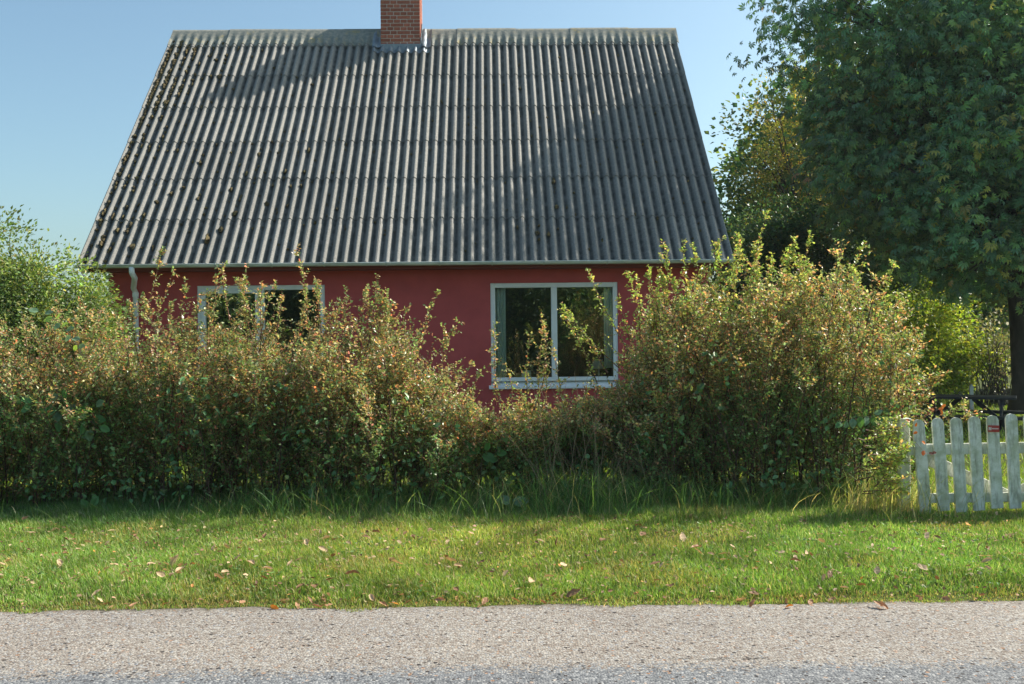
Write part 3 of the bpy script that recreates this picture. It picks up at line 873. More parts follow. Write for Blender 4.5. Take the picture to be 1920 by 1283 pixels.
curtain(598, 606, 550, 720, .145, 'narrow pale curtain in the window half hidden by the hedge', .0)
# things on the inner sill
MB().box((WIN['right'][0], .301, WIN['right'][2] + .10), (WIN['right'][1], .48, WIN['right'][2] + .13), .004).build('inner_sill', M['white'], house)
p = hl(987, 706, .36)
o = MB().box((-.065, -.02, 0), (.065, .02, .115), .004).build('paper_box', M['white']); o.matrix_world = HOUSE_M @ Matrix.Translation((p.x, .37, WIN['right'][2] + .131))
tag(o, 'small white box standing inside on the big window sill', 'box')
p = hl(1122, 684, .45)
lamp = empty('table_lamp'); lamp.matrix_world = HOUSE_M @ Matrix.Translation((p.x, .41, WIN['right'][2] + .131))
tag(lamp, 'white cone shaded lamp inside the big window beside the curtain', 'lamp')
mb = MB().tube([[0, 0, .13], [0, 0, .27]], [.12, .055], 20); mb.build('lamp_shade', M['lampshade'], lamp, True)
MB().tube([[0, 0, 0], [0, 0, .02], [0, 0, .025], [0, 0, .13]], [.06, .06, .012, .012], 16).build('lamp_base', M['lampshade'], lamp, True)

# ------------------------------------------------------------------ hedge
XS = np.array([-300, -100, 0, 100, 200, 260, 300, 400, 450, 500, 560, 610, 700, 760, 820, 860, 890, 950, 1000, 1060, 1120, 1160, 1200, 1250, 1300, 1380, 1450, 1520, 1580, 1640, 1700, 1735, 1760])
YS = np.array([635, 628, 622, 620, 632, 640, 606, 612, 618, 622, 616, 630, 632, 652, 680, 735, 765, 775, 765, 755, 745, 715, 640, 590, 565, 535, 520, 535, 560, 600, 630, 700, 790])
HD = 9.45
HX = (XS - 960) / F * HD; HZ = EYE + (641.5 - YS) / F * HD + .01 * HX
def hedge_h(x): return np.interp(x, HX, HZ)

TWIG_N, LPT = 0, 16
def shrub(name, label, x0, x1, y0, y1, n, per, palette_lo, palette_hi, low=.22, hscale=1.0, extra=(), leaf=.027, group=None, stalks=0, edge=0.0):
    root = empty(name, ((x0 + x1) / 2, (y0 + y1) / 2, 0)); tag(root, label, 'shrub', group)
    off = np.array([(x0 + x1) / 2, (y0 + y1) / 2, 0])
    bx = x0 + (x1 - x0) * rng.random(n); by = y0 + (y1 - y0) * rng.random(n)
    lean = rng.normal(0, 1, (n, 2)) * np.array([.30, .26])
    if edge:
        lean[:, 0] += edge * (bx - (x0 + x1) / 2) / (x1 - x0) * 2
    tipx = bx + lean[:, 0]
    h = hedge_h(tipx) * hscale * (.58 + .40 * rng.random(n) ** .6)
    h *= 1 + .07 * np.sin(tipx * 4.1 + 1) + .05 * np.sin(tipx * 9.3 + 2 * by)
    wild = rng.random(n) < .12; h[wild] *= 1.06 + .14 * rng.random(wild.sum())
    m = 9; t = np.linspace(0, 1, m)
    P = np.empty((n, m, 3))
    P[:, :, 0] = bx[:, None] + lean[:, :1] * t ** 1.5; P[:, :, 1] = by[:, None] + lean[:, 1:] * t ** 1.5
    P[:, :, 2] = h[:, None] * (1 - (1 - t) ** 1.15)
    P[:, 1:, :2] += np.cumsum(rng.normal(0, .010, (n, m - 1, 2)), 1)
    rad = (.0035 + .0065 * rng.random(n) ** 1.6)[:, None] * (1 - .72 * t)
    for (a, b) in extra:                     # long shoots that stand out of the mass
        pass
    V1, q1 = tube_arrays(P, rad, 4)
    # twigs
    N_ = n * per; si = np.repeat(np.arange(n), per)
    t0 = low + (1 - low) * rng.random(N_) ** .85
    f = t0 * (m - 1); i0 = np.minimum(f.astype(int), m - 2); fr = (f - i0)[:, None]
    B = P[si, i0] * (1 - fr) + P[si, i0 + 1] * fr; T = unit(P[si, i0 + 1] - P[si, i0])
    az = rng.random(N_) * 2 * np.pi
    Dv = unit(np.stack([np.cos(az), np.sin(az), .25 + .5 * rng.random(N_)], -1) + .5 * T)
    ln = (.13 + .26 * rng.random(N_) ** 1.3) * (1.12 - .55 * t0)
    mt = 5; tt = np.linspace(0, 1, mt)
    Q = B[:, None] + Dv[:, None] * (ln[:, None] * tt)[:, :, None]
    sag = rng.normal(.10, .25, N_)
    Q[:, :, 2] += (ln * sag)[:, None] * tt ** 2
    Q[:, 1:] += np.cumsum(rng.normal(0, .006, (N_, mt - 1, 3)), 1)
    V2, q2 = tube_arrays(Q, np.broadcast_to((.0022 * (1 - .65 * tt))[None] * (1 + 8 * ln[:, None] * .2), (N_, mt)), 3)
    return root, off, P, Q, t0, si, (V1, q1), (V2, q2), h

def twig_leaves(Q, lpt, leaf, z_tone):
    """leaves alternate along each twig"""
    N_, mt, _ = Q.shape
    s = (np.arange(lpt) + .5) / lpt * .97 + .03
    s = np.clip(s[None] + rng.normal(0, .02, (N_, lpt)), .04, 1)
    f = s * (mt - 1); i0 = np.minimum(f.astype(int), mt - 2); fr = (f - i0)[..., None]
    r = np.arange(N_)[:, None]
    A = Q[r, i0] * (1 - fr) + Q[r, i0 + 1] * fr; T = unit(Q[r, i0 + 1] - Q[r, i0])
    side = unit(np.cross(T, rng.normal(0, .35, (N_, 1, 3)) + np.array([0, 0, 1.0])))
    sg = np.where(np.arange(lpt) % 2, 1, -1)[None, :, None]
    D = unit(T * .55 + side * sg * .8 + rng.normal(0, .38, A.shape))
    Nn = unit(np.array([0, 0, 1.0]) + rng.normal(0, .55, A.shape))
    L = leaf * (.65 + .6 * rng.random(A.shape[:2]))
    return A.reshape(-1, 3), D.reshape(-1, 3), Nn.reshape(-1, 3), L.reshape(-1)

LO = [(6, .066, .125, .046), (4, .095, .155, .055), (2, .135, .155, .062), (.8, .17, .12, .065), (.4, .22, .12, .07)]
HI_RUST = [(6, .088, .13, .052), (3.8, .15, .172, .07), (2.2, .23, .19, .09), (1.9, .265, .165, .08), (1.4, .205, .125, .082), (.7, .34, .14, .08), (.8, .33, .28, .19)]
HI_YEL = [(5, .095, .14, .052), (4, .16, .18, .068), (2.0, .25, .225, .085), (1.8, .275, .17, .085), (1.0, .30, .145, .078), (1.3, .205, .135, .09), (.8, .33, .28, .19)]

def finish(sh, lo, hi, zsplit, leaf, lpt, shoots=(), stalks=0, shoot_pal=None):
    root, off, P, Q, t0, si, (V1, q1), (V2, q2), h = sh
    st = mobj('stems', mesh_data('stems', V1 - off, q1, M['stem'], smooth=True), root); tag(st, kind='stuff'); st.name = 'stem_mass'
    allV = [V2]; allq = [q2]; nb = len(V2)
    A, D, Nn, L = twig_leaves(Q, lpt, leaf, None)
    k = np.clip((A[:, 2] / np.maximum(hedge_h(A[:, 0]), .3) - zsplit) / .28 + .5 + rng.normal(0, .12, len(A)) + .28 * wob(A, 2.1, 3.0), 0, 1)
    twn = np.repeat(rng.random(len(Q)), lpt)
    c = np.where((rng.random(len(A)) * .5 + twn * .5 < k)[:, None], pal(len(A), hi), pal(len(A), lo))
    tint = pal(len(Q), [(5, 1, 1, 1), (2, 1.25, 1.0, .9), (2, .85, 1.05, .9), (1, 1.35, .8, .8)], .15); c = np.clip(c * np.repeat(tint, lpt, 0), 0, .8)
    gl = rng.random(len(A)) < .86
    Ps, Ds, Ns, Ls, Cs = [A[gl]], [D[gl]], [Nn[gl]], [L[gl]], [c[gl]]
    # shoots: (base, tip, bow)
    SP = []
    for (a, b, dd) in shoots:
        p0 = np.array(px(*a, dd)); p1 = np.array(px(*b, dd + rng.normal(0, .1)))
        m = 9; t = np.linspace(0, 1, m)[:, None]
        l = np.linalg.norm(p1 - p0); bow = rng.normal(0, .06, 3) * l
        S = p0 + (p1 - p0) * t + bow * (t * (1 - t) * 2); S[1:] += np.cumsum(rng.normal(0, .006, (m - 1, 3)), 0)
        SP.append(S)
        kk = max(4, int(l * 26)); tq = .15 + .85 * rng.random(kk)
        f = tq * (m - 1); i0 = np.minimum(f.astype(int), m - 2); fr = (f - i0)[:, None]
        B = S[i0] * (1 - fr) + S[i0 + 1] * fr; T = unit(S[i0 + 1] - S[i0])
        Dv = unit(rnd_dir(kk, .2) * .9 + T * .75)
        ln = (.05 + .14 * rng.random(kk)) * (1.15 - .8 * tq)
        tt = np.linspace(0, 1, 4); Q2 = B[:, None] + Dv[:, None] * (ln[:, None] * tt)[:, :, None]
        Vt, qt = tube_arrays(Q2, np.full((kk, 4), .0014), 3); allV.append(Vt); allq.append(qt + nb); nb += len(Vt)
        a2, d2, n2, l2 = twig_leaves(Q2, 7, leaf * .95, None)
        a3, d3, n3, l3 = twig_leaves(S[None], int(l * 55), leaf * .95, None)
        for (aa, d_, nn, ll) in ((a2, d2, n2, l2), (a3, d3, n3, l3)):
            Ps.append(aa); Ds.append(d_); Ns.append(nn); Ls.append(ll); Cs.append(pal(len(aa), shoot_pal or hi))
    if SP:
        V3, q3 = tube_arrays(np.stack(SP), np.broadcast_to(np.linspace(.0052, .0014, 9), (len(SP), 9)), 4)
        s3 = mobj('shoot_mass', mesh_data('shoot_mass', V3 - off, q3, M['redstem'], smooth=True), root); tag(s3, kind='stuff')
    tw = mobj('twig_mass', mesh_data('twig_mass', np.concatenate(allV) - off, np.concatenate(allq), M['redstem']), root); tag(tw, kind='stuff')
    Pc = np.concatenate(Ps); Lc = np.concatenate(Ls)
    o = foliage('foliage', Pc - off, np.concatenate(Ds), np.concatenate(Ns), Lc, Lc * .62, np.concatenate(Cs), 'diamond', M['hedge'], root); tag(o, kind='stuff')
    # larger leaves of bindweed and bramble that have grown through the front of the hedge
    n_ = int(230 * (P[:, 0, 0].max() - P[:, 0, 0].min()))
    x_ = rng.uniform(P[:, 0, 0].min(), P[:, 0, 0].max(), n_); z_ = .15 + 1.25 * rng.random(n_) ** 1.3
    y_ = P[:, 0, 1].min() - .16 + .3 * rng.random(n_) ** 1.5
    P3 = np.stack([x_, y_, z_], -1); kp = (wob(P3, 2.3, 4) > -.05) & (z_ < hedge_h(x_) * .8); P3 = P3[kp]; n_ = len(P3)
    v_ = foliage('vine_leaves', P3 - off, rnd_dir(n_, -.3) + np.array([0, -.5, 0]), unit(np.array([0, -.5, .9]) + rng.normal(0, .5, (n_, 3))), rng.uniform(.035, .075, n_), rng.uniform(.025, .055, n_),
                 pal(n_, [(4, .055, .12, .045), (3, .085, .155, .06), (1, .14, .19, .07)], .2), 'oval', M['broad'], root); tag(v_, kind='stuff')
    if stalks:
        mb = MB()
        for _ in range(stalks):
            x = .25 + 1.0 * rng.random(); y = 8.5 + .5 * rng.random(); hh = .4 + .85 * rng.random()
            l_ = rng.normal(0, .22, 2) * np.array([1, .7])
            mb.tube([[x - off[0], y - off[1], 0], [x - off[0] + l_[0] * .4, y - off[1] + l_[1] * .4, hh * .5], [x - off[0] + l_[0], y - off[1] + l_[1], hh]], [.0024, .0022, .0010], 4)
        s = mb.build('dead_stalk', M['stalk'], root); tag(s, kind='stuff')

G_H = 'overgrown hedge shrubs along the verge'
sh = shrub('hedge_shrub', 'rust tinged overgrown hedge in front of the downpipe, beside the leafy green bush', -6.9, -2.75, 8.6, 10.3, 330, 30, None, None, low=.05)
finish(sh, LO, HI_RUST, .66, .035, LPT, [((150, 690), (205, 560), 9.6), ((260, 640), (300, 470), 9.3), ((285, 640), (330, 500), 9.2), ((60, 640), (40, 585), 9.2), ((330, 620), (352, 520), 9.2), ((240, 690), (215, 580), 9.1)] + [((float(bx_), 690.0), (float(bx_ + rng.normal(10, 30)), float(rng.uniform(540, 610))), 9.2) for bx_ in rng.uniform(-20, 370, 22)])
sh = shrub('hedge_shrub', 'mounded orange brown shrub in front of the half hidden window', -2.95, -.42, 8.55, 10.2, 225, 32, None, None, low=.05)
finish(sh, LO, HI_RUST, .52, .034, LPT, [((465, 640), (468, 500), 9.2), ((495, 640), (490, 535), 9.0), ((430, 600), (420, 490), 9.3), ((395, 620), (400, 515), 9.3), ((580, 640), (556, 462), 9.1), ((560, 640), (572, 540), 9.1), ((650, 640), (648, 540), 9.1), ((690, 650), (702, 518), 9.1), ((672, 640), (740, 565), 9.2),
     ((770, 690), (815, 545), 9.1), ((790, 700), (862, 605), 9.2), ((810, 720), (835, 610), 9.1), ((730, 650), (772, 570), 9.2), ((850, 740), (890, 690), 9.0), ((870, 760), (902, 700), 9.0), ((740, 660), (722, 570), 9.1), ((610, 640), (640, 560), 9.2), ((520, 620), (530, 550), 9.1), ((820, 720), (870, 668), 9.1)] + [((float(bx_), 660.0), (float(bx_ + rng.normal(10, 35)), float(rng.uniform(520, 610))), 9.2) for bx_ in rng.uniform(380, 760, 24)])
sh = shrub('hedge_shrub', 'low sparse shrub with dead stalks under the big window', -.45, 1.35, 8.85, 9.7, 85, 30, None, None, low=.12)
finish(sh, LO, HI_YEL, .70, .033, LPT, [((930, 760), (932, 600), 9.0), ((990, 760), (990, 632), 8.9), ((1010, 770), (1020, 600), 8.9), ((1025, 760), (1018, 660), 9.0), ((960, 770), (948, 690), 8.9), ((1000, 770), (1010, 590), 8.9), ((1060, 780), (1040, 640), 8.9)], stalks=55)
sh = shrub('hedge_shrub', 'tall yellow and orange shrub covering the house corner beside the white gate', 1.1, 3.60, 8.55, 10.2, 265, 35, None, None, low=.05, edge=.16)
finish(sh, LO, HI_YEL, .50, .034, LPT, [((1180, 660), (1100, 508), 9.0), ((1160, 690), (1050, 565), 9.0), ((1140, 700), (1062, 585), 9.0), ((1120, 720), (1060, 600), 8.9), ((1200, 640), (1195, 520), 9.1), ((1240, 620), (1215, 515), 9.1), ((1180, 640), (1160, 560), 9.1),
     ((1330, 600), (1293, 452), 9.2), ((1300, 600), (1262, 520), 9.2), ((1355, 560), (1342, 440), 9.3), ((1375, 560), (1390, 440), 9.3), ((1400, 560), (1438, 398), 9.3), ((1410, 560), (1385, 470), 9.2), ((1450, 580), (1452, 470), 9.2), ((1500, 570), (1514, 440), 9.2), ((1520, 600), (1500, 490), 9.2), ((1540, 600), (1572, 500), 9.2),
     ((1580, 620), (1640, 560), 9.2), ((1620, 650), (1700, 560), 9.2), ((1650, 690), (1722, 615), 9.2), ((1430, 570), (1418, 450), 9.3), ((1470, 560), (1478, 470), 9.2), ((1260, 620), (1235, 560), 9.0), ((1640, 640), (1668, 560), 9.2), ((1680, 830), (1722, 800), 8.5)] + [((float(bx_), 640.0), (float(bx_ + rng.normal(25, 40)), float(rng.uniform(445, 560))), 9.2) for bx_ in rng.uniform(1230, 1640, 34)] + [((float(rng.uniform(1600, 1665)), float(y_)), (float(rng.uniform(1672, 1708)), float(y_ + rng.uniform(-70, 10))), float(rng.uniform(7.75, 8.1))) for y_ in rng.uniform(800, 930, 30)], shoot_pal=[(4, .12, .175, .045), (4, .19, .23, .06), (2, .27, .25, .08), (1.5, .28, .17, .08)])

# ------------------------------------------------------------------ broad-leaved plants among the hedge
def broad_leaf_me():
    k = 7; V = []; q = []
    for i in range(k):
        t = i / (k - 1); w = .5 * math.sin(math.pi * min(1, (t * .93 + .05)) ** .85) ** .8
        z = -.25 * t * t
        V += [[t, w, z + .06 * math.sin(t * 14) * w], [t, w * .5, z - .02], [t, 0, z - .06], [t, -w * .5, z - .02], [t, -w, z - .06 * math.sin(t * 13) * w]]
        if i: b = (i - 1) * 5; q += [[b + j, b + j + 1, b + j + 6, b + j + 5] for j in range(4)]
    return np.array(V), np.array(q)
BV, BQ = broad_leaf_me()
def broad_variants(base, nvar=3):
    out = []
    for _ in range(nvar):
        V = BV.copy(); V[:, 2] += .06 * wob(V * 4, 1.5, rng.random() * 9)
        c = np.clip(np.array(base) * np.exp(rng.normal(0, .12)) * (1 - .25 * (np.abs(V[:, 1:2]) < .02)), 0, 1)
        out.append(mesh_data('leaf', V * np.array([1, .72, 1]), BQ, M['broad'], c, smooth=True))
    return out
GREENL = broad_variants((.07, .17, .05)); PALEL = broad_variants((.10, .17, .10)); ORANGEL = broad_variants((.42, .12, .02)); REDL = broad_variants((.20, .06, .04)); YGL = broad_variants((.20, .30, .05))
def leafy(name, label, cat, stem_px, d, leaves, mats, rad=.004, group=None):
    """stem polyline and leaves (x, y, length px, direction in degrees on the picture, 0 = to the right) on a plant at depth d"""
    base = px(*stem_px[0], d); root = empty(name, base); tag(root, label, cat, group)
    pts = [np.array(px(*p, d) - base) for p in stem_px]
    if len(pts) > 1: MB().tube(pts, np.linspace(rad, rad * .4, len(pts)), 5).build('stem', M['redstem'] if cat == 'twig' else M['stem'], root, True)
    for (x, y, ln, ang) in leaves:
        p = px(x, y, d + rng.normal(0, .03)) - base; L = .66 * ln / F * d
        o = bpy.data.objects.new('leaf', mats[int(rng.integers(len(mats)))]); COL.objects.link(o); o.parent = root
        a = R(ang); D_ = Vector((math.cos(a), -.35 + .25 * rng.normal(), math.sin(a))).normalized()
        N_ = Vector((rng.normal(0, .3), -.75, .6 + rng.normal(0, .25))).normalized()
        S = N_.cross(D_).normalized(); N2 = D_.cross(S)
        o.matrix_local = Matrix.Translation(p) @ Matrix((D_, S, N2)).transposed().to_4x4() @ Matrix.Scale(L, 4)
leafy('bramble_shoot', 'arching pale green shoot standing out of the rust tinged hedge', 'shoot', [(165, 690), (140, 640), (112, 605), (72, 584)], 8.75,
      [(72, 583, 26, 165), (84, 588, 24, 20), (98, 595, 26, 200), (104, 598, 28, 40), (116, 610, 26, 20), (124, 618, 28, 15), (112, 606, 24, 230), (136, 634, 26, 0), (132, 630, 22, 220), (146, 650, 24, 10), (144, 648, 20, 230), (152, 665, 22, 250), (160, 680, 24, 280)], PALEL + YGL)
leafy('hazel_branch', 'broad blue green leaves hanging out of the hedge left of its mounded part', 'branch', [(205, 830), (170, 790), (120, 770), (60, 755)], 8.6,
      [(62, 752, 34, 160), (58, 760, 32, 210), (88, 752, 36, 30), (84, 764, 32, 250), (104, 768, 40, 190), (110, 772, 34, 270), (124, 770, 40, 20), (140, 776, 42, -10), (150, 780, 36, 60), (160, 790, 40, 250), (172, 786, 42, 0), (150, 800, 40, 300), (166, 806, 34, 280), (120, 748, 34, 80), (180, 760, 30, 30), (160, 750, 30, 60), (188, 800, 30, 340), (110, 790, 30, 280)], GREENL + PALEL)
leafy('hazel_branch', 'leafy green twig curving over the tall shrub just left of the gate post', 'branch', [(1578, 792), (1610, 782), (1640, 782), (1668, 790)], 8.35,
      [(1588, 790, 24, 245), (1599, 785, 28, 262), (1613, 782, 31, 272), (1626, 780, 29, 258), (1637, 779, 33, 285), (1649, 781, 28, 300), (1659, 785, 30, 312), (1667, 790, 24, 325), (1640, 777, 24, 35), (1620, 780, 20, 70), (1579, 793, 26, 200)], GREENL + PALEL)
leafy('burdock_plant', 'grey green wavy burdock leaves in the long grass under the big window', 'plant', [(965, 975), (960, 950)], 8.4,
      [(962, 942, 44, 10), (958, 940, 44, 160), (965, 950, 40, 40), (950, 958, 46, 200), (985, 962, 40, -10)], PALEL, .006)
leafy('burdock_plant', 'large bright green burdock leaves low in the gap beside the mounded shrub', 'plant', [(900, 905), (903, 860)], 8.7,
      [(900, 848, 40, 150), (905, 854, 44, -15), (932, 850, 30, 12), (890, 844, 30, 120), (912, 845, 28, 70), (884, 858, 26, 200)], GREENL, .006)
leafy('dock_plant', 'broad dock leaves at the foot of the hedge under the downpipe', 'plant', [(170, 985), (165, 960)], 8.45,
      [(160, 966, 40, 170), (172, 950, 34, 60), (180, 955, 36, 10), (165, 952, 30, 120), (192, 952, 30, 0)], GREENL, .005)
leafy('rose_sprig', 'dry sprig with round orange leaves in front of the leaning picket', 'twig', [(1690, 800), (1735, 850), (1752, 853)], 7.8,
      [(1732, 845, 15, 260), (1742, 850, 13, 0), (1748, 850, 12, 20), (1735, 832, 14, 140), (1720, 810, 12, 200), (1706, 790, 14, 150), (1692, 785, 15, 100), (1716, 800, 12, 60)], ORANGEL + REDL, .0018)
leafy('rose_sprig', 'thin red leaved twig reaching across in front of the picnic table', 'twig', [(1700, 800), (1745, 775), (1768, 764)], 8.0,
      [(1752, 768, 13, 170), (1760, 768, 13, 20), (1766, 764, 13, 50), (1764, 770, 12, 300), (1740, 778, 11, 90)], REDL + ORANGEL, .0018)

# ------------------------------------------------------------------ picket gate and posts
FD = 8.0
def fp(x, y, d=FD): return px(x, y, d)
gate = empty('picket_gate', fp(1800, 960)); gate.location.z = 0
tag(gate, 'weathered white picket gate with a small red sign', 'gate')
GB = gate.location.copy()
def picket_me(h, w=.096, t=.022):
    k = 9; pts = [(-w / 2, 0), (w / 2, 0), (w / 2, h - w / 2)] + [(w / 2 * math.cos(a), h - w / 2 + w / 2 * math.sin(a)) for a in np.linspace(0, math.pi, k)[1:-1]] + [(-w / 2, h - w / 2)]
    return MB().prism(pts, 0, t).data('picket', M['picket'])
PK = [picket_me(.785), picket_me(.775), picket_me(.79)]
tops = [(1722, 787), (1758, 784), (1792.5, 783), (1827, 781), (1861, 779), (1896.5, 776), (1931, 774), (1966, 772), (2001, 770), (2036, 769)]
botx = [1737, 1771, 1804, 1837, 1871, 1905, 1939, 1973, 2008, 2042]
pick_objs = []
for i, ((tx, ty), bx_) in enumerate(zip(tops, botx)):
    a = fp(tx, ty, FD - .012); b = fp(bx_, ty + 176, FD - .012)
    ax = (a - b).normalized(); X = Vector((1, 0, 0)); Y = ax.cross(X).normalized(); X = Y.cross(ax)
    o = bpy.data.objects.new('picket', PK[i % 3]); COL.objects.link(o); o.parent = gate
    h = .785 if i % 3 == 0 else (.775 if i % 3 == 1 else .79)
    o.matrix_local = Matrix.Translation(a - ax * h - GB) @ Matrix((X, Y, ax)).transposed().to_4x4() @ Matrix.Rotation(random.uniform(-.03, .03), 4, 'Z')
    pick_objs.append(o)
def bar(name, p0, p1, wpx, y0, y1):
    """board between two pixel points on the gate plane"""
    a = fp(*p0, FD + y0) - GB; b = fp(*p1, FD + y0) - GB; a.y = b.y = (a.y + b.y) / 2
    ax = (b - a).normalized(); L = (b - a).length; up = Vector((0, 1, 0)).cross(ax) * -1
    w = wpx / F * FD
    mb = MB().box((0, 0, -w / 2), (L, y1 - y0, w / 2), .004)
    o = mb.build(name, M['picket'], gate); Yv = Vector((0, 1, 0)); Z = ax.cross(Yv)
    o.matrix_local = Matrix.Translation(a) @ Matrix((ax, Yv, Z)).transposed().to_4x4()
    return o
bar('rail', (1702, 844), (2062, 837), 21, .013, .036)
bar('rail', (1722, 935), (2062, 930), 18, .013, .036)
bar('brace', (1722, 852), (1892, 932), 24, .038, .058)
bar('brace', (1892, 934), (2058, 852), 24, .039, .059)
# sign with its emblem and lettering on the fifth picket
sg = empty('sign', parent=pick_objs[4].parent)
sa = fp(1863, 804, FD - .020) - GB
sg.location = sa; sg.rotation_euler = (0, R(2.0), 0)
k_ = FD / F
sp = MB().box((-10.5 * k_, -.003, -6.2 * k_), (10.5 * k_, .001, 6.2 * k_)).build('sign_plate', M['signred'], sg)
e = MB()
for (x0, x1, x2, x3) in ((-9.6, -7.9, -9.6, -7.9), (-6.4, -4.7, -6.4, -4.7)):
    e.prism([(x0 * k_, -3 * k_), (x1 * k_, -3 * k_), (x1 * k_, 3 * k_), (x0 * k_, 3 * k_)], -.005, -.0035)
e.prism([(-7.9 * k_, 3 * k_), (-7.9 * k_, .6 * k_), (-6.4 * k_, -3 * k_), (-6.4 * k_, -.6 * k_)], -.0052, -.0036)
e.build('emblem', M['signwhite'], sg)
lt = MB(); x = -3.7
for w in (1.1, 1.0, 1.2, .9, 1.1, 1.0, 1.2, 1.0, 1.0):
    lt.box((x * k_, -.005, -.9 * k_), ((x + w) * k_, -.0035, 1.1 * k_)); x += w + .35
lt.build('lettering', M['signwhite'], sg)
# flatten: sign and its pieces hang on the gate
gp = empty('gate_post', fp(1695, 960, FD + .10)); gp.location.z = 0
tag(gp, 'weathered white gate post half hidden by the tall shrub', 'post')
topz = fp(1695, 788, FD + .1).z
MB().box((-.042, -.042, 0), (.042, .042, topz), .005).build('post', M['picket'], gp)
MB().box((-.05, -.05, topz + .001), (.05, .05, topz + .018), .004).build('post_cap', M['picket'], gp)

g2 = empty('gate_post', fp(2078, 960, FD + .10)); g2.location.z = 0
tag(g2, 'white gate post on the far side of the picket gate, away from the shrub', 'post')
MB().box((-.042, -.042, 0), (.042, .042, topz), .005).build('post', M['picket'], g2)
MB().box((-.05, -.05, topz + .001), (.05, .05, topz + .018), .004).build('post_cap', M['picket'], g2)

# ------------------------------------------------------------------ picnic table
TD = 16.0
tb = empty('picnic_table', (px(1812, 741, TD).x, TD, 0), R(-28)); tag(tb, 'dark stained wooden picnic table on the shaded lawn', 'picnic table')
TL = .72
hT = px(1815, 742, TD).z; hB = px(1815, 774, TD).z
for i in range(5):
    MB().box((-TL - .02, -.36 + i * .147, hT - .04), (TL + .02, -.36 + i * .147 + .138, hT - random.uniform(0, .004)), .006).build('table_plank', M['table'], tb)
for s in (-1, 1):
    for j in range(2):
        y = s * (.62 + j * .135); MB().box((-TL - .12, y - .064, hB - .045), (TL + .16, y + .064, hB), .006).build('bench_plank', M['table'], tb)
for x in (-.52, .10 + .42):
    for s in (-1, 1):
        a = Vector((x, s * .22, hT - .041)); b = Vector((x, s * .72, .0)); ax = (b - a); L = ax.length; ax.normalize()
        Y = Vector((1, 0, 0)); Z = ax.cross(Y)
        o = MB().box((0, -.022, -.055), (L, .022, .055), .004).build('leg', M['table'], tb)
        o.matrix_local = Matrix.Translation(a) @ Matrix((ax, Y, Z)).transposed().to_4x4()
    MB().box((x + .023, -.80, hB - .16), (x + .065, .80, hB - .046), .004).build('cross_beam', M['table'], tb)
    MB().box((x + .023, -.35, hT - .13), (x + .065, .35, hT - .041), .004).build('top_batten', M['table'], tb)
for s in (-1, 1):                                   # slanted braces from the beams to the top
    a = Vector((s * .48, 0, hB - .10)); b = Vector((s * .10, 0, hT - .045)); ax = b - a; L = ax.length; ax.normalize(); Y = Vector((0, 1, 0)); Z = ax.cross(Y)
    o = MB().box((0, -.03, -.035), (L, .03, .035), .004).build('brace', M['table'], tb); o.matrix_local = Matrix.Translation(a) @ Matrix((ax, Y, Z)).transposed().to_4x4()
# pointed white post behind the table
wp = px(1821, 720, 17.5); hh = wp.z
o = MB().prism([(-.032, 0), (.032, 0), (.032, hh - .05), (.0, hh), (-.032, hh - .05)], -.02, .02).build('marker_post', M['post']); o.location = (wp.x, 17.5, 0)
tag(o, 'thin pale pointed post standing behind the picnic table', 'post')

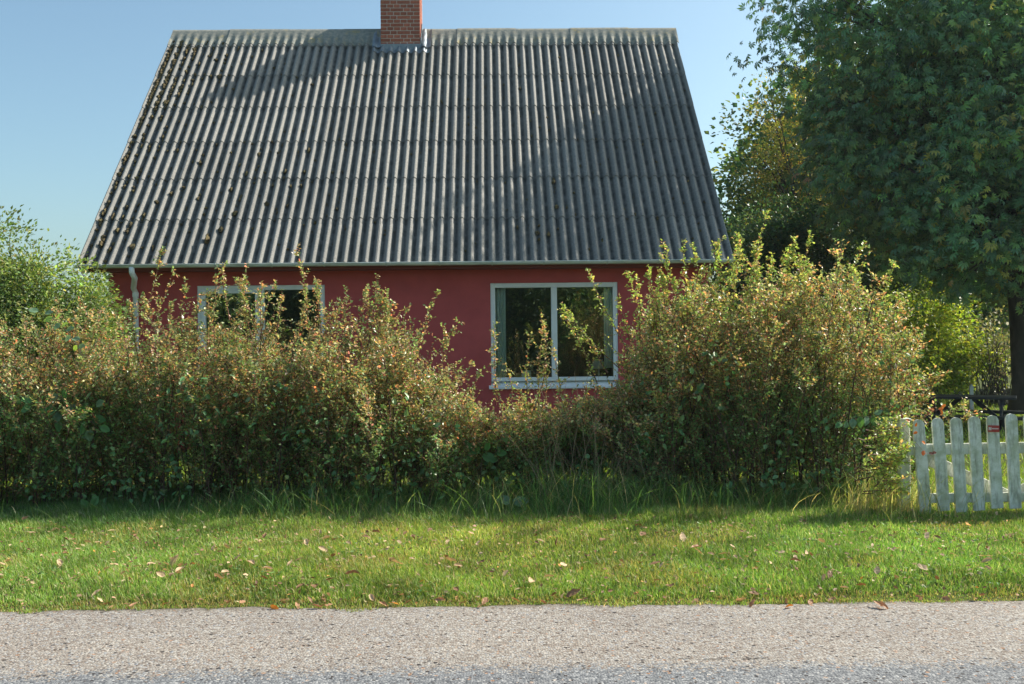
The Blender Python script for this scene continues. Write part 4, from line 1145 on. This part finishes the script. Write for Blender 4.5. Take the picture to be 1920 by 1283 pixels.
# ------------------------------------------------------------------ trees and bushes
def tree(name, label, cat, base, trunk, r0, blobs, nclu, per, clu, tpl, L, ratio, palette, mat, group=None, gap=.0, gapf=.9, limbs=60, droop=.0, shell=.5, up=1.0, singles=0, seed=1.0, flat=.6, multi=False):
    root = empty(name, base); tag(root, label, cat, group); base = np.array(base, float)
    bl = np.array(blobs, float); vol = bl[:, 3] * bl[:, 4] * bl[:, 5]
    bi = rng.choice(len(bl), nclu * 2, p=vol / vol.sum())
    d = rnd_dir(nclu * 2); rr = (shell + (1 - shell) * rng.random(nclu * 2)) ** .75
    Cn = bl[bi, :3] + d * bl[bi, 3:] * rr[:, None]
    ok = (wob(Cn, gapf, seed) > gap - .75) & (Cn[:, 2] > .25); Cn = Cn[ok][:nclu]; bi = bi[ok][:nclu]; n = len(Cn)
    outw = unit((Cn - bl[bi, :3]) / bl[bi, 3:] + 1e-6)
    # leaves
    ci = np.repeat(np.arange(n), per); N_ = n * per
    size = clu * (.45 + 1.0 * rng.random(n))
    offv = rng.normal(size=(N_, 3)) * np.array([1, 1, flat]); offv *= (rng.random((N_, 1)) ** .35) / np.maximum(np.linalg.norm(offv, axis=1, keepdims=True), 1e-6)
    Pp = Cn[ci] + offv * size[ci][:, None]
    D = unit(outw[ci] * .5 + offv * 1.1 + rng.normal(0, .45, (N_, 3)) + np.array([0, 0, -droop]))
    Nn = unit(np.array([0, 0, up]) + outw[ci] * .5 + rng.normal(0, .70, (N_, 3)))
    Ls = L * (.5 + .85 * rng.random(N_))
    c = pal(N_, palette, .2); c *= np.exp(rng.normal(0, .26, n))[ci][:, None]; c = np.clip(c, 0, 1)
    Pp[:, 2] = np.maximum(Pp[:, 2], .06)
    sel = np.zeros(N_, bool)
    if singles:
        vis = Pp[:, 1] - .35 * rng.random(N_)          # nearest leaves of the side that faces the road
        px_ok = (Pp[:, 0] / Pp[:, 1] < .56) & ((Pp[:, 2] - EYE) / Pp[:, 1] < .38)
        order = np.argsort(np.where(px_ok, vis, 1e3))[:singles]; sel[order] = True
    k = ~sel
    cr = foliage('crown', Pp[k] - base, D[k], Nn[k], Ls[k], Ls[k] * ratio, c[k], tpl, mat, root); tag(cr, kind='stuff')
    if singles:
        tv, tf = TPL[tpl]; meshes = []
        for v in range(8):
            V = tv.copy(); V += rng.normal(0, .02, V.shape); cc = pal(1, palette, .2)
            meshes.append(mesh_data('leaf', V * np.array([1, ratio, ratio]), tf, mat, np.repeat(cc, len(V), 0)))
        for j in np.flatnonzero(sel):
            o = bpy.data.objects.new('leaf', meshes[j % 8]); COL.objects.link(o); o.parent = cr
            d_ = Vector(D[j]); s_ = Vector(Nn[j]).cross(d_).normalized(); n_ = d_.cross(s_)
            o.matrix_local = Matrix.Translation(Pp[j] - base) @ Matrix((d_, s_, n_)).transposed().to_4x4() @ Matrix.Scale(float(Ls[j]), 4)
    # trunk and limbs
    mb = MB(); tp = np.array(trunk, float)
    if not multi:
        mb.tube(tp - base, np.linspace(r0, r0 * .35, len(tp)) * np.where(np.arange(len(tp)) == 0, 1.35, 1), 12)
    li = rng.choice(n, min(limbs, n), replace=False)
    for j in li:
        e_ = Cn[j]
        if multi: s0 = base + np.array([rng.normal(0, .25), rng.normal(0, .2), 0])
        else:
            zt = tp[0, 2] + (e_[2] - tp[0, 2]) * (.35 + .35 * rng.random()); zt = np.clip(zt, tp[len(tp) // 2, 2] * .6, tp[-1, 2])
            s0 = np.array([np.interp(zt, tp[:, 2], tp[:, i]) for i in range(3)])
        t = np.linspace(0, 1, 7)[:, None]; ln = np.linalg.norm(e_ - s0)
        ctrl = (s0 + e_) / 2 + np.array([0, 0, .18 * ln]) + rng.normal(0, .06, 3) * ln
        pl = (1 - t) ** 2 * s0 + 2 * t * (1 - t) * ctrl + t ** 2 * e_
        rr_ = max(.012, min(r0 * .38, .013 * ln + .012)) if not multi else .012
        mb.tube(pl - base, np.linspace(rr_, .005, 7), 5, False)
    mb.build('trunk', M['bark'], root, True)
    return root

DARKG = [(5, .045, .098, .052), (4, .06, .118, .056), (2, .09, .145, .052), (.6, .15, .155, .04), (.10, .17, .12, .055)]
YELG = [(4, .10, .13, .03), (4, .17, .18, .04), (3, .24, .21, .05), (2, .27, .18, .06)]
LIGHTG = [(4, .085, .14, .04), (4, .12, .175, .05), (3, .165, .205, .065), (1, .21, .20, .08)]
# big chestnut
cb = px(1925, 770, 18.5); cb.z = 0
tree('chestnut_tree', 'big dark horse chestnut tree beside the house, drooping over the lawn', 'tree', (cb.x, 18.5, 0),
     [(cb.x, 18.5, 0), (cb.x - .02, 18.5, .5), (cb.x - .1, 18.5, 2), (cb.x - .35, 18.5, 4.5), (cb.x - .4, 18.4, 8), (cb.x - .2, 18.3, 12)], .27,
     [(10.0, 18.3, 7.0, 4.4, 3.8, 4.0), (9.8, 18.2, 5.2, 4.4, 3.4, 2.8), (7.2, 17.5, 6.8, 2.6, 2.2, 1.9), (7.6, 17.0, 5.0, 2.5, 1.8, 2.4), (8.6, 16.4, 3.3, 2.6, 1.3, 1.4), (10.8, 16.0, 5.2, 2.4, 1.6, 2.6), (9.9, 16.6, 2.9, 1.5, .9, 1.1), (5.9, 17.2, 7.9, 1.35, 1.3, 1.2)], 1900, 30, .50, 'palmate', .118, .95, DARKG, M['chestnut'],
     gap=.50, gapf=1.8, limbs=230, droop=.6, shell=.42, singles=240, seed=2.0, flat=.55)
# trees behind
tree('birch_tree', 'slim yellowing tree peeping out behind the big chestnut', 'tree', (7.4, 23.5, 0), [(7.4, 23.5, 0), (7.3, 23.5, 3), (7.2, 23.5, 7.4)], .13,
     [(7.1, 23.5, 5.6, 1.5, 1.5, 2.5), (6.9, 23.4, 3.6, 1.6, 1.5, 1.6)], 230, 120, .36, 'diamond', .058, .75, YELG, M['leaf'], gap=.15, gapf=1.7, limbs=60, shell=.2, seed=5)
tree('plum_tree', 'low dark green tree close behind the house corner', 'tree', (6.0, 21.0, 0), [(6.0, 21, 0), (6.0, 21, 2), (6.0, 21, 3.6)], .12,
     [(5.6, 21.0, 3.0, 1.5, 1.4, 1.7), (6.9, 20.6, 2.8, 1.7, 1.4, 1.6), (5.1, 20.6, 1.7, 1.2, 1.2, 1.2)], 380, 130, .42, 'diamond', .075, .75, DARKG, M['leaf'], gap=.1, gapf=1.5, limbs=40, shell=.2, seed=6)
tree('maple_tree', 'broad green tree beyond the picnic table at the frame edge', 'tree', (14.5, 27, 0), [(14.5, 27, 0), (14.5, 27, 5), (14.4, 27, 9)], .28,
     [(14.2, 27, 6.2, 4.4, 3.0, 5.2)], 420, 110, .8, 'diamond', .16, .8, DARKG[:3] + YELG[:2], M['leaf'], gap=.0, gapf=.9, limbs=40, shell=.3, seed=7)
tree('elm_tree', 'dense green tree in the row behind the picnic table', 'tree', (9.5, 27.5, 0), [(9.5, 27.5, 0), (9.5, 27.5, 4), (9.4, 27.5, 8)], .24,
     [(9.4, 27.5, 5.2, 3.4, 2.6, 4.6)], 420, 110, .75, 'diamond', .15, .8, DARKG[:3] + YELG[:2], M['leaf'], gap=.0, gapf=.9, limbs=40, shell=.3, seed=8)
G_B = 'bushes at the end of the lawn'
tree('hazel_bush', 'sunlit yellow green bush behind the picnic table', 'bush', (8.9, 20.8, 0), [(8.9, 20.8, 0), (8.9, 20.8, 1.5)], .05,
     [(8.6, 20.8, 1.3, 1.4, .9, 1.5), (7.6, 20.6, 1.2, 1.1, .9, 1.3), (9.8, 20.9, 1.0, .9, .8, 1.0)], 300, 80, .34, 'diamond', .08, .75, [(4, .12, .19, .03), (4, .19, .25, .035), (3, .26, .28, .05)], M['leaf'], G_B, gap=.05, gapf=2.2, limbs=40, shell=.15, seed=9, multi=True)
tree('elder_bush', 'grey twiggy bush between the yellow green bush and the chestnut trunk', 'bush', (10.3, 20.3, 0), [(10.3, 20.3, 0), (10.3, 20.3, 1.5)], .05,
     [(10.2, 20.3, 1.1, .75, .6, 1.1)], 60, 26, .3, 'diamond', .06, .7, [(3, .14, .15, .09), (3, .2, .18, .12), (2, .1, .13, .05)], M['leaf'], G_B, gap=.1, gapf=2.4, limbs=70, shell=.1, seed=10, multi=True)
tree('laurel_bush', 'shaded green bush under the chestnut behind the tall shrub', 'bush', (6.4, 18.6, 0), [(6.4, 18.6, 0), (6.4, 18.6, 1.5)], .05,
     [(6.4, 18.6, 1.2, 1.1, .9, 1.2), (5.0, 18.8, 1.0, 1.0, .9, 1.2)], 200, 90, .36, 'diamond', .08, .75, LIGHTG, M['leaf'], G_B, gap=.0, gapf=2.2, limbs=40, shell=.15, seed=11, multi=True)
# left side
tree('willow_bush', 'tall light green bush beyond the hedge where the roof meets the sky', 'bush', (-6.2, 11.6, 0), [(-6.2, 11.6, 0), (-6.2, 11.6, 1.5)], .06,
     [(-6.2, 11.6, 1.6, .95, .7, 1.4), (-7.5, 11.8, 1.9, 1.1, .8, 1.6), (-5.55, 11.4, 1.35, .75, .6, 1.2), (-6.25, 11.5, 2.6, .45, .45, .55), (-5.8, 11.4, 2.25, .35, .35, .4)], 620, 130, .26, 'diamond', .052, .5, LIGHTG, M['leaf'], None, gap=.0, gapf=2.6, limbs=130, shell=.2, seed=12, multi=True, up=.5)
tree('plum_bush', 'looser green bush tucked between the light bush and the house wall', 'bush', (-5.1, 11.7, 0), [(-5.1, 11.7, 0), (-5.1, 11.7, 1.5)], .05,
     [(-5.55, 11.7, 1.2, .58, .5, 1.1), (-5.36, 11.9, 2.2, .24, .3, .5), (-5.15, 11.5, 1.0, .32, .4, .9), (-4.98, 11.7, 1.45, .26, .35, .95)], 300, 110, .22, 'diamond', .052, .6, LIGHTG, M['leaf'], None, gap=.05, gapf=2.6, limbs=100, shell=.2, seed=13, multi=True, up=.6)
# the wood across the road, seen in the window glass
def woodland():
    n = 110000
    x = -30 + 60 * rng.random(n); h = 5.6 + .9 * np.sin(x * .7) + .8 * np.sin(x * 1.9 + 1)
    z = h * rng.random(n) ** .8; y = -20 - 5.0 * rng.random(n) - 1.2 * np.sin(x * 1.1) + .22 * z
    P3 = np.stack([x, y, z], -1); keep = wob(P3, 1.1, 4) > -.75; P3 = P3[keep]; n = len(P3)
    o = foliage('woodland', P3, rnd_dir(n, -.3), rnd_dir(n, .8), .30 * (.5 + .9 * rng.random(n)), .2, pal(n, LIGHTG + DARKG[:1], .35), 'diamond', M['leaf']); tag(o, kind='stuff')
woodland()
def far_hedge():
    n = 26000
    x = -45 + 100 * rng.random(n); y = 38 + 3 * rng.random(n); z = (4.0 + .9 * np.sin(x * .5)) * rng.random(n)
    P3 = np.stack([x, y, z], -1)
    keep = (x > 6) | (z < 1.9); P3 = P3[keep]; n = len(P3)
    o = foliage('treeline', P3, rnd_dir(n, -.2), rnd_dir(n, .6), .40 * (.6 + .8 * rng.random(n)), .3, pal(n, DARKG + YELG[:1], .25), 'diamond', M['leaf']); tag(o, kind='stuff')
far_hedge()

# ------------------------------------------------------------------ fallen leaves
def dead_leaf_me(col):
    k = 6; V = []; q = []; cu = rng.uniform(-1.6, 1.6); ro = rng.uniform(1.0, 2.6) * rng.choice([-1, 1])
    for i in range(k):
        t = i / (k - 1); w = .34 * math.sin(math.pi * (t * .94 + .04)) ** .7 * rng.uniform(.75, 1.15)
        for s in (-1, -.45, .45, 1):
            a = s * ro * .55; V.append([t + .05 * rng.normal() * abs(s), w * math.sin(a) / max(.4, abs(ro) * .55), abs(w) * (1 - math.cos(a)) * .9 + .18 * math.sin(t * 3 + cu) * cu * .4 + .02 * rng.normal()])
        if i: b = (i - 1) * 4; q += [[b + j, b + j + 1, b + j + 5, b + j + 4] for j in range(3)]
    V = np.array(V); V[:, 2] -= V[:, 2].min() - .0
    V[:, 0] -= .5
    c = np.clip(np.array(col) * np.exp(rng.normal(0, .15, (len(V), 1))), 0, 1)
    return mesh_data('fallen_leaf', V, np.array(q), M['dryleaf'], c, smooth=False)
KIND = {'tan': ([dead_leaf_me((.44, .315, .19)) for _ in range(7)], 'pale tan curled dead leaf lying in the verge grass'),
        'brown': ([dead_leaf_me((.20, .115, .06)) for _ in range(6)], 'dark brown crumpled dead leaf lying in the verge grass'),
        'edge': ([dead_leaf_me((.33, .18, .10)) for _ in range(5)], 'reddish brown dead leaf lying along the road edge'),
        'orange': ([dead_leaf_me((.55, .22, .035)) for _ in range(3)], 'bright orange yellow fallen leaf at the edge of the road')}
def drop(kind, x, y, s, label=None, on_road=False):
    ms, lab = KIND[kind]; o = bpy.data.objects.new('fallen_leaf', ms[int(rng.integers(len(ms)))]); COL.objects.link(o)
    z = .004 if on_road else float(gh(x, y)) + .010 + (.012 + .030 * rng.random()) * min(1, max(0, (y - 5.5) * 3))
    o.location = (x, y, z); o.rotation_euler = (rng.normal(0, .45), rng.normal(0, .45), rng.random() * 6.28); o.scale = (s, s, s)
    tag(o, label or lab, 'leaf', {'tan': 'tan leaves fallen on the verge', 'brown': 'brown leaves fallen on the verge', 'edge': 'leaves along the road edge', 'orange': 'orange leaves at the road edge'}[kind])
def ground_pt(pxx, pyy, z=.03):
    d = ray(pxx, pyy); t = (z - EYE) / d.z; return d.x * t, d.y * t
for (x, y, k) in ((490, 1022, 'tan'), (497, 1020, 'brown'), (330, 1066, 'tan'), (425, 1040, 'tan'), (112, 1066, 'tan'), (410, 1096, 'tan'), (606, 1046, 'tan'), (628, 1080, 'tan'), (660, 1090, 'brown'), (445, 1064, 'tan'), (180, 1114, 'tan'), (44, 1097, 'tan'), (470, 1075, 'tan'), (560, 1030, 'tan'), (575, 1035, 'tan'),
              (745, 1072, 'tan'), (855, 1110, 'brown'), (845, 1058, 'tan'), (1045, 1026, 'brown'), (1130, 1022, 'brown'), (1310, 1050, 'tan'), (1305, 1044, 'edge'), (995, 1094, 'tan'), (1075, 1112, 'brown'), (1205, 1014, 'brown'), (1257, 1102, 'brown'), (1555, 1090, 'brown'), (1615, 1102, 'brown'), (1645, 1084, 'tan'), (1851, 1068, 'tan'), (1848, 1060, 'tan'), (1815, 990, 'orange'), (1738, 1012, 'tan'), (1230, 1068, 'edge'), (1492, 1070, 'brown'), (1540, 1028, 'tan'), (1280, 1017, 'tan'), (1390, 1120, 'tan'), (590, 1108, 'brown'), (1030, 1088, 'tan'), (1730, 1080, 'tan'), (1650, 1130, 'edge')):
    gx, gy = ground_pt(x, y); drop(k, gx, gy, rng.uniform(.055, .09), 'orange dead leaf leaning in the grass below the gate' if (x, y) == (1815, 990) else None)
hub = [(rng.uniform(-3.6, 3.9), rng.uniform(5.6, 7.4)) for _ in range(26)]
for i in range(175):
    y = 5.55 + 2.5 * rng.random() ** 1.4; x = rng.uniform(-1, 1) * (.54 * y + .3)
    if i % 5 < 3: hx, hy = hub[int(rng.integers(26))]; x = hx + rng.normal(0, .16); y = max(5.55, hy + rng.normal(0, .14))
    drop('tan' if rng.random() < .62 else 'brown', x, y, rng.uniform(.030, .062))
for _ in range(46):
    x = rng.uniform(-3.3, 3.3); drop('edge', x, float(edge_y(x)) + rng.normal(.02, .035), rng.uniform(.03, .062))
for (x, y) in ((738, 1126), (515, 1132), (1480, 1131)):
    gx, gy = ground_pt(x, y); drop('orange', gx, gy, .055)
def litter():
    n = 3000; y = 4.3 + 3.6 * rng.random(n) ** .8; x = rng.uniform(-1, 1, n) * (.54 * y + .3)
    onr = y < edge_y(x); keep = ~onr | (rng.random(n) < .03); x, y, onr = x[keep], y[keep], onr[keep]; n = len(x)
    z = np.where(onr, .009, gh(x, y) + .015 + .02 * rng.random(n))
    Ls = rng.uniform(.012, .038, n); Ls[onr] *= .45
    o = foliage('leaf_litter', np.stack([x, y, z], -1), rnd_dir(n) * np.array([1, 1, .3]), unit(np.array([0, 0, 1.]) + rng.normal(0, .4, (n, 3))), Ls, Ls * .6, pal(n, [(3, .33, .24, .14), (3, .19, .11, .06), (.6, .40, .2, .06)]), 'oval', M['dryleaf']); tag(o, kind='stuff')
litter()
hz = MB().box((-60, -32, -1.2), (62, 48, 15.5)).build('fill_haze', None); tag(hz, kind='stuff')  # thin bluish air volume, added to lift the shade
hm, hnt, hout = mat_new('fill_haze'); hv = hnt.nodes.new("ShaderNodeVolumePrincipled")
hv.inputs["Color"].default_value = (.80, .93, 1, 1); hv.inputs["Density"].default_value = .0005; hv.inputs["Anisotropy"].default_value = .35
hnt.links.new(hv.outputs[0], hout.inputs[1]); hz.data.materials.append(hm)
0 and print('tris', sum(len(o.data.loop_triangles) if False else sum(max(0, 0) for _ in ()) for o in COL.objects if o.type == 'MESH'), 'objects', len(COL.objects))
